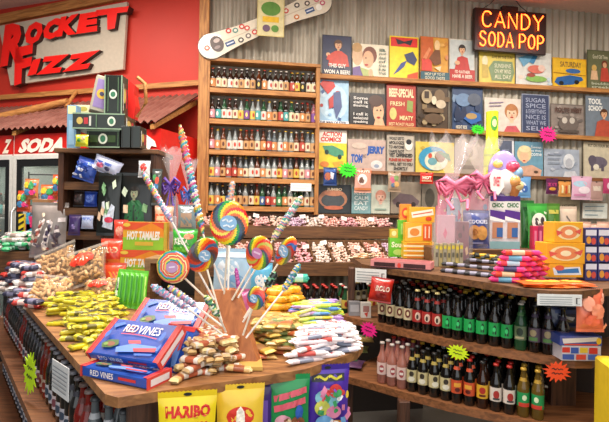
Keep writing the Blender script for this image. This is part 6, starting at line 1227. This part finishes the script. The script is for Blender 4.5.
z2 = gbox(73, 113, 124, 130.5, z1 + .001, 2.93, .22, .06, 'wide black and green printed box, second in the hutch stack', [('r', 0, 0, 1, .08, '#8ca88c'), ('r', 0, .92, 1, 1, '#8ca88c'), ('e', .14, .5, .06, .22, '#c8b060'), ('r', .22, .3, .3, .7, '#b8343c'), ('r', .32, .2, .36, .8, '#c8ccc4'), ('r', .45, .1, .47, .9, '#5c7c5c'), ('e', .75, .5, .08, .3, '#dce4d4'), ('e', .75, .5, .045, .18, '#3c7c5c')])
z3_ = gbox(104, 75, 122, 112, z2 + .001, 2.95, .1, .0, 'upright black and green printed box at the top of the hutch stack', [('r', 0, 0, .07, 1, '#8ca88c'), ('r', .93, 0, 1, 1, '#8ca88c'), ('r', .2, .06, .24, .94, '#5c7c5c'), ('r', .76, .06, .8, .94, '#5c7c5c'), ('e', .5, .5, .22, .12, '#dce4d4'), ('e', .5, .5, .14, .07, '#3c7c5c')])
t = empty('gift_box', V(98, 112, 2.98), 'tilted lilac and gold window box behind the upright box', 'box', rot=(0, .18, .5)); t.location.z = z2 + .02
mb = MB(); mb.box(-.05, 0, 0, .05, .1, .23, '#a8a490', .004); mb.art(flatf(.1, .23), [('r', .12, .1, .88, .9, '#8c78b0'), ('e', .5, .5, .3, .14, '#d8b03c'), ('e', .5, .5, .14, .06, '#3c3c5c')], .001); mb.build('carton', t)
p = V(129, 112, 3.1); mb = MB(); pts = [(-.05, 0), (.03, 0), (.045, .08), (.03, .16), (.035, .22), (-.0, .25), (-.05, .24)]; mb.prism(pts, 0, .08, M('#d8241c', .4)); tag(mb.build('gift_pouch', None, (p.x, 3.1, z2+.001)), 'bright red pouch behind the upright box on the hutch', 'pouch')
p = V(134, 112, 3.0); mb = MB(); mb.tube([(0, 0, 0), (.06, 0, .1), (.05, 0, .22), (.0, 0, .26)], .012, 8, OAK); tag(mb.build('wooden_hook', None, (p.x, 3.05, z2)), 'curved wooden handle right of the red pouch', 'handle')
for i, x in enumerate((121, 131)):
    zt9 = gbox(x, 126, x+9, 148.5, zg, 2.93, .12, 0, '%s plain black box right of the printed boxes' % ('left' if i == 0 else 'right'), [('r', .1, .05, .2, .95, '#2c2c2c')])
box_(66.5, 105, 76, 149, '#7ca8c8', [('r', .1, .02, .9, .2, '#e8e4a8'), ('r', .2, .35, .8, .9, '#98c0dc')], 'tall pale blue box at the left of the hutch top', Y=3.0, D=.06)
box_(77, 105, 90, 113, '#d8dcb0', [('e', .5, .5, .3, .3, '#b0a850')], 'small pale yellow box peeping above the wide printed box', Y=3.18, D=.05)
bag_(75, 134, 88, 147, '#c8cc2c', [('e', .4, .5, .2, .2, '#3c8c34'), ('e', .7, .3, .15, .2, '#c8a07c')], 'yellow-green toy packet at the left of the lowest printed box', Y=2.88, D=.04)
# clear gift bags by the corner
giftbag(171, 148, 262, .17, 3.12, ZI+.001, '#f0e8ea', M('#6c4cb0', .4), 186, 'tall cellophane gift bag tied with a purple ribbon beside the hutch', [('#c8c0c8', 0, .1, .4, .6), ('#8c84a8', .05, .6, .2, .3)])
giftbag(188, 160, 262, .13, 3.4, ZI+.001, '#f0eef0', M('#4c6cc0', .4), 194, 'smaller cellophane gift bag tied with a blue ribbon near the corner post', [('#d8d0d4', 0, .1, .5, .6)])
bag_(138, 160, 150, 178, '#d8dce0', [('e', .5, .4, .3, .3, '#d83c34')], 'white and red packet hung at the top right of the hutch', Y=2.9, D=.04)
# ------------------------------------------------------------------ the many bottles beyond the first few hundred
mb = MB()
for p, rs, hs, g, l in REST:
    r, h = .03*rs, .235*hs; cap = M(random.choice(['#c8c4ba', '#a82c20', '#d8b040']), .3, .3)
    mb.X = Matrix.Translation(p)
    mb.lathe([(r*.88, 0), (r, .006), (r, h*.15), (r*1.02, h*.15), (r*1.02, h*.52), (r, h*.52), (r*.93, h*.62), (r*.55, h*.74), (r*.38, h*.94), (r*.5, h*.95), (r*.46, h)], 9, [GL[g], GL[g], GL[g], M(LC[l], .6), GL[g], GL[g], GL[g], GL[g], cap, cap])
mb.X = None
tag(mb.build('soda_bottles'), 'many soda bottles in the back rows of wall rack and island side shelves', 'bottle', kind='stuff')
# ================================================================== LIGHT AND CAMERA
def area(x, y, z, sx, sy, e, c=(1, .93, .84), rot=(0, 0, 0)):
    l = bpy.data.lights.new('area_light', 'AREA'); l.shape = 'RECTANGLE'; l.size = sx; l.size_y = sy; l.energy = e; l.color = c
    o = bpy.data.objects.new('area_light', l); COL.objects.link(o); o.location = (x, y, z); o.rotation_euler = rot; return o
area(-1.2, 2.6, 3.7, 1.2, .6, 100); area(1.4, 2.8, 3.7, 1.2, .6, 90); area(-2.6, 3.6, 3.7, 1.0, .5, 45); area(.2, .4, 3.7, 1.6, 1.0, 75); area(3.0, 3.4, 3.7, 1, .6, 40)
area(-2.4, 2.6, 3.1, 1.0, .6, 22, (1, .86, .8), (PI, 0, 0)); area(1.0, 2.0, 3.1, 1.0, .6, 18, (1, .9, .84), (PI, 0, 0))  # added upward fill lights, only there to brighten the ceiling
# shop front daylight behind the photographer
area(0, -1.2, 1.9, 6, 2.6, 75, (.93, .97, 1), (math.radians(90), 0, 0))
w = bpy.data.worlds.new('World'); bpy.context.scene.world = w; w.use_nodes = True
w.node_tree.nodes['Background'].inputs[0].default_value = (1, .96, .92, 1); w.node_tree.nodes['Background'].inputs[1].default_value = .18
cam = bpy.data.cameras.new('camera'); cam.sensor_width = 36; cam.lens = 36*F/609; cam.clip_start = .05
co = bpy.data.objects.new('camera', cam); COL.objects.link(co)
c, s = math.cos(ROLL), math.sin(ROLL)
co.matrix_world = Matrix(((c, -s, 0, 0), (0, 0, -1, 0), (s, c, 0, CAMZ), (0, 0, 0, 1)))
bpy.context.scene.camera = co
vs = bpy.context.scene.view_settings; vs.view_transform = 'Standard'; vs.look = 'None'; vs.gamma = 1; vs.exposure = 0.0; vs.use_curve_mapping = False
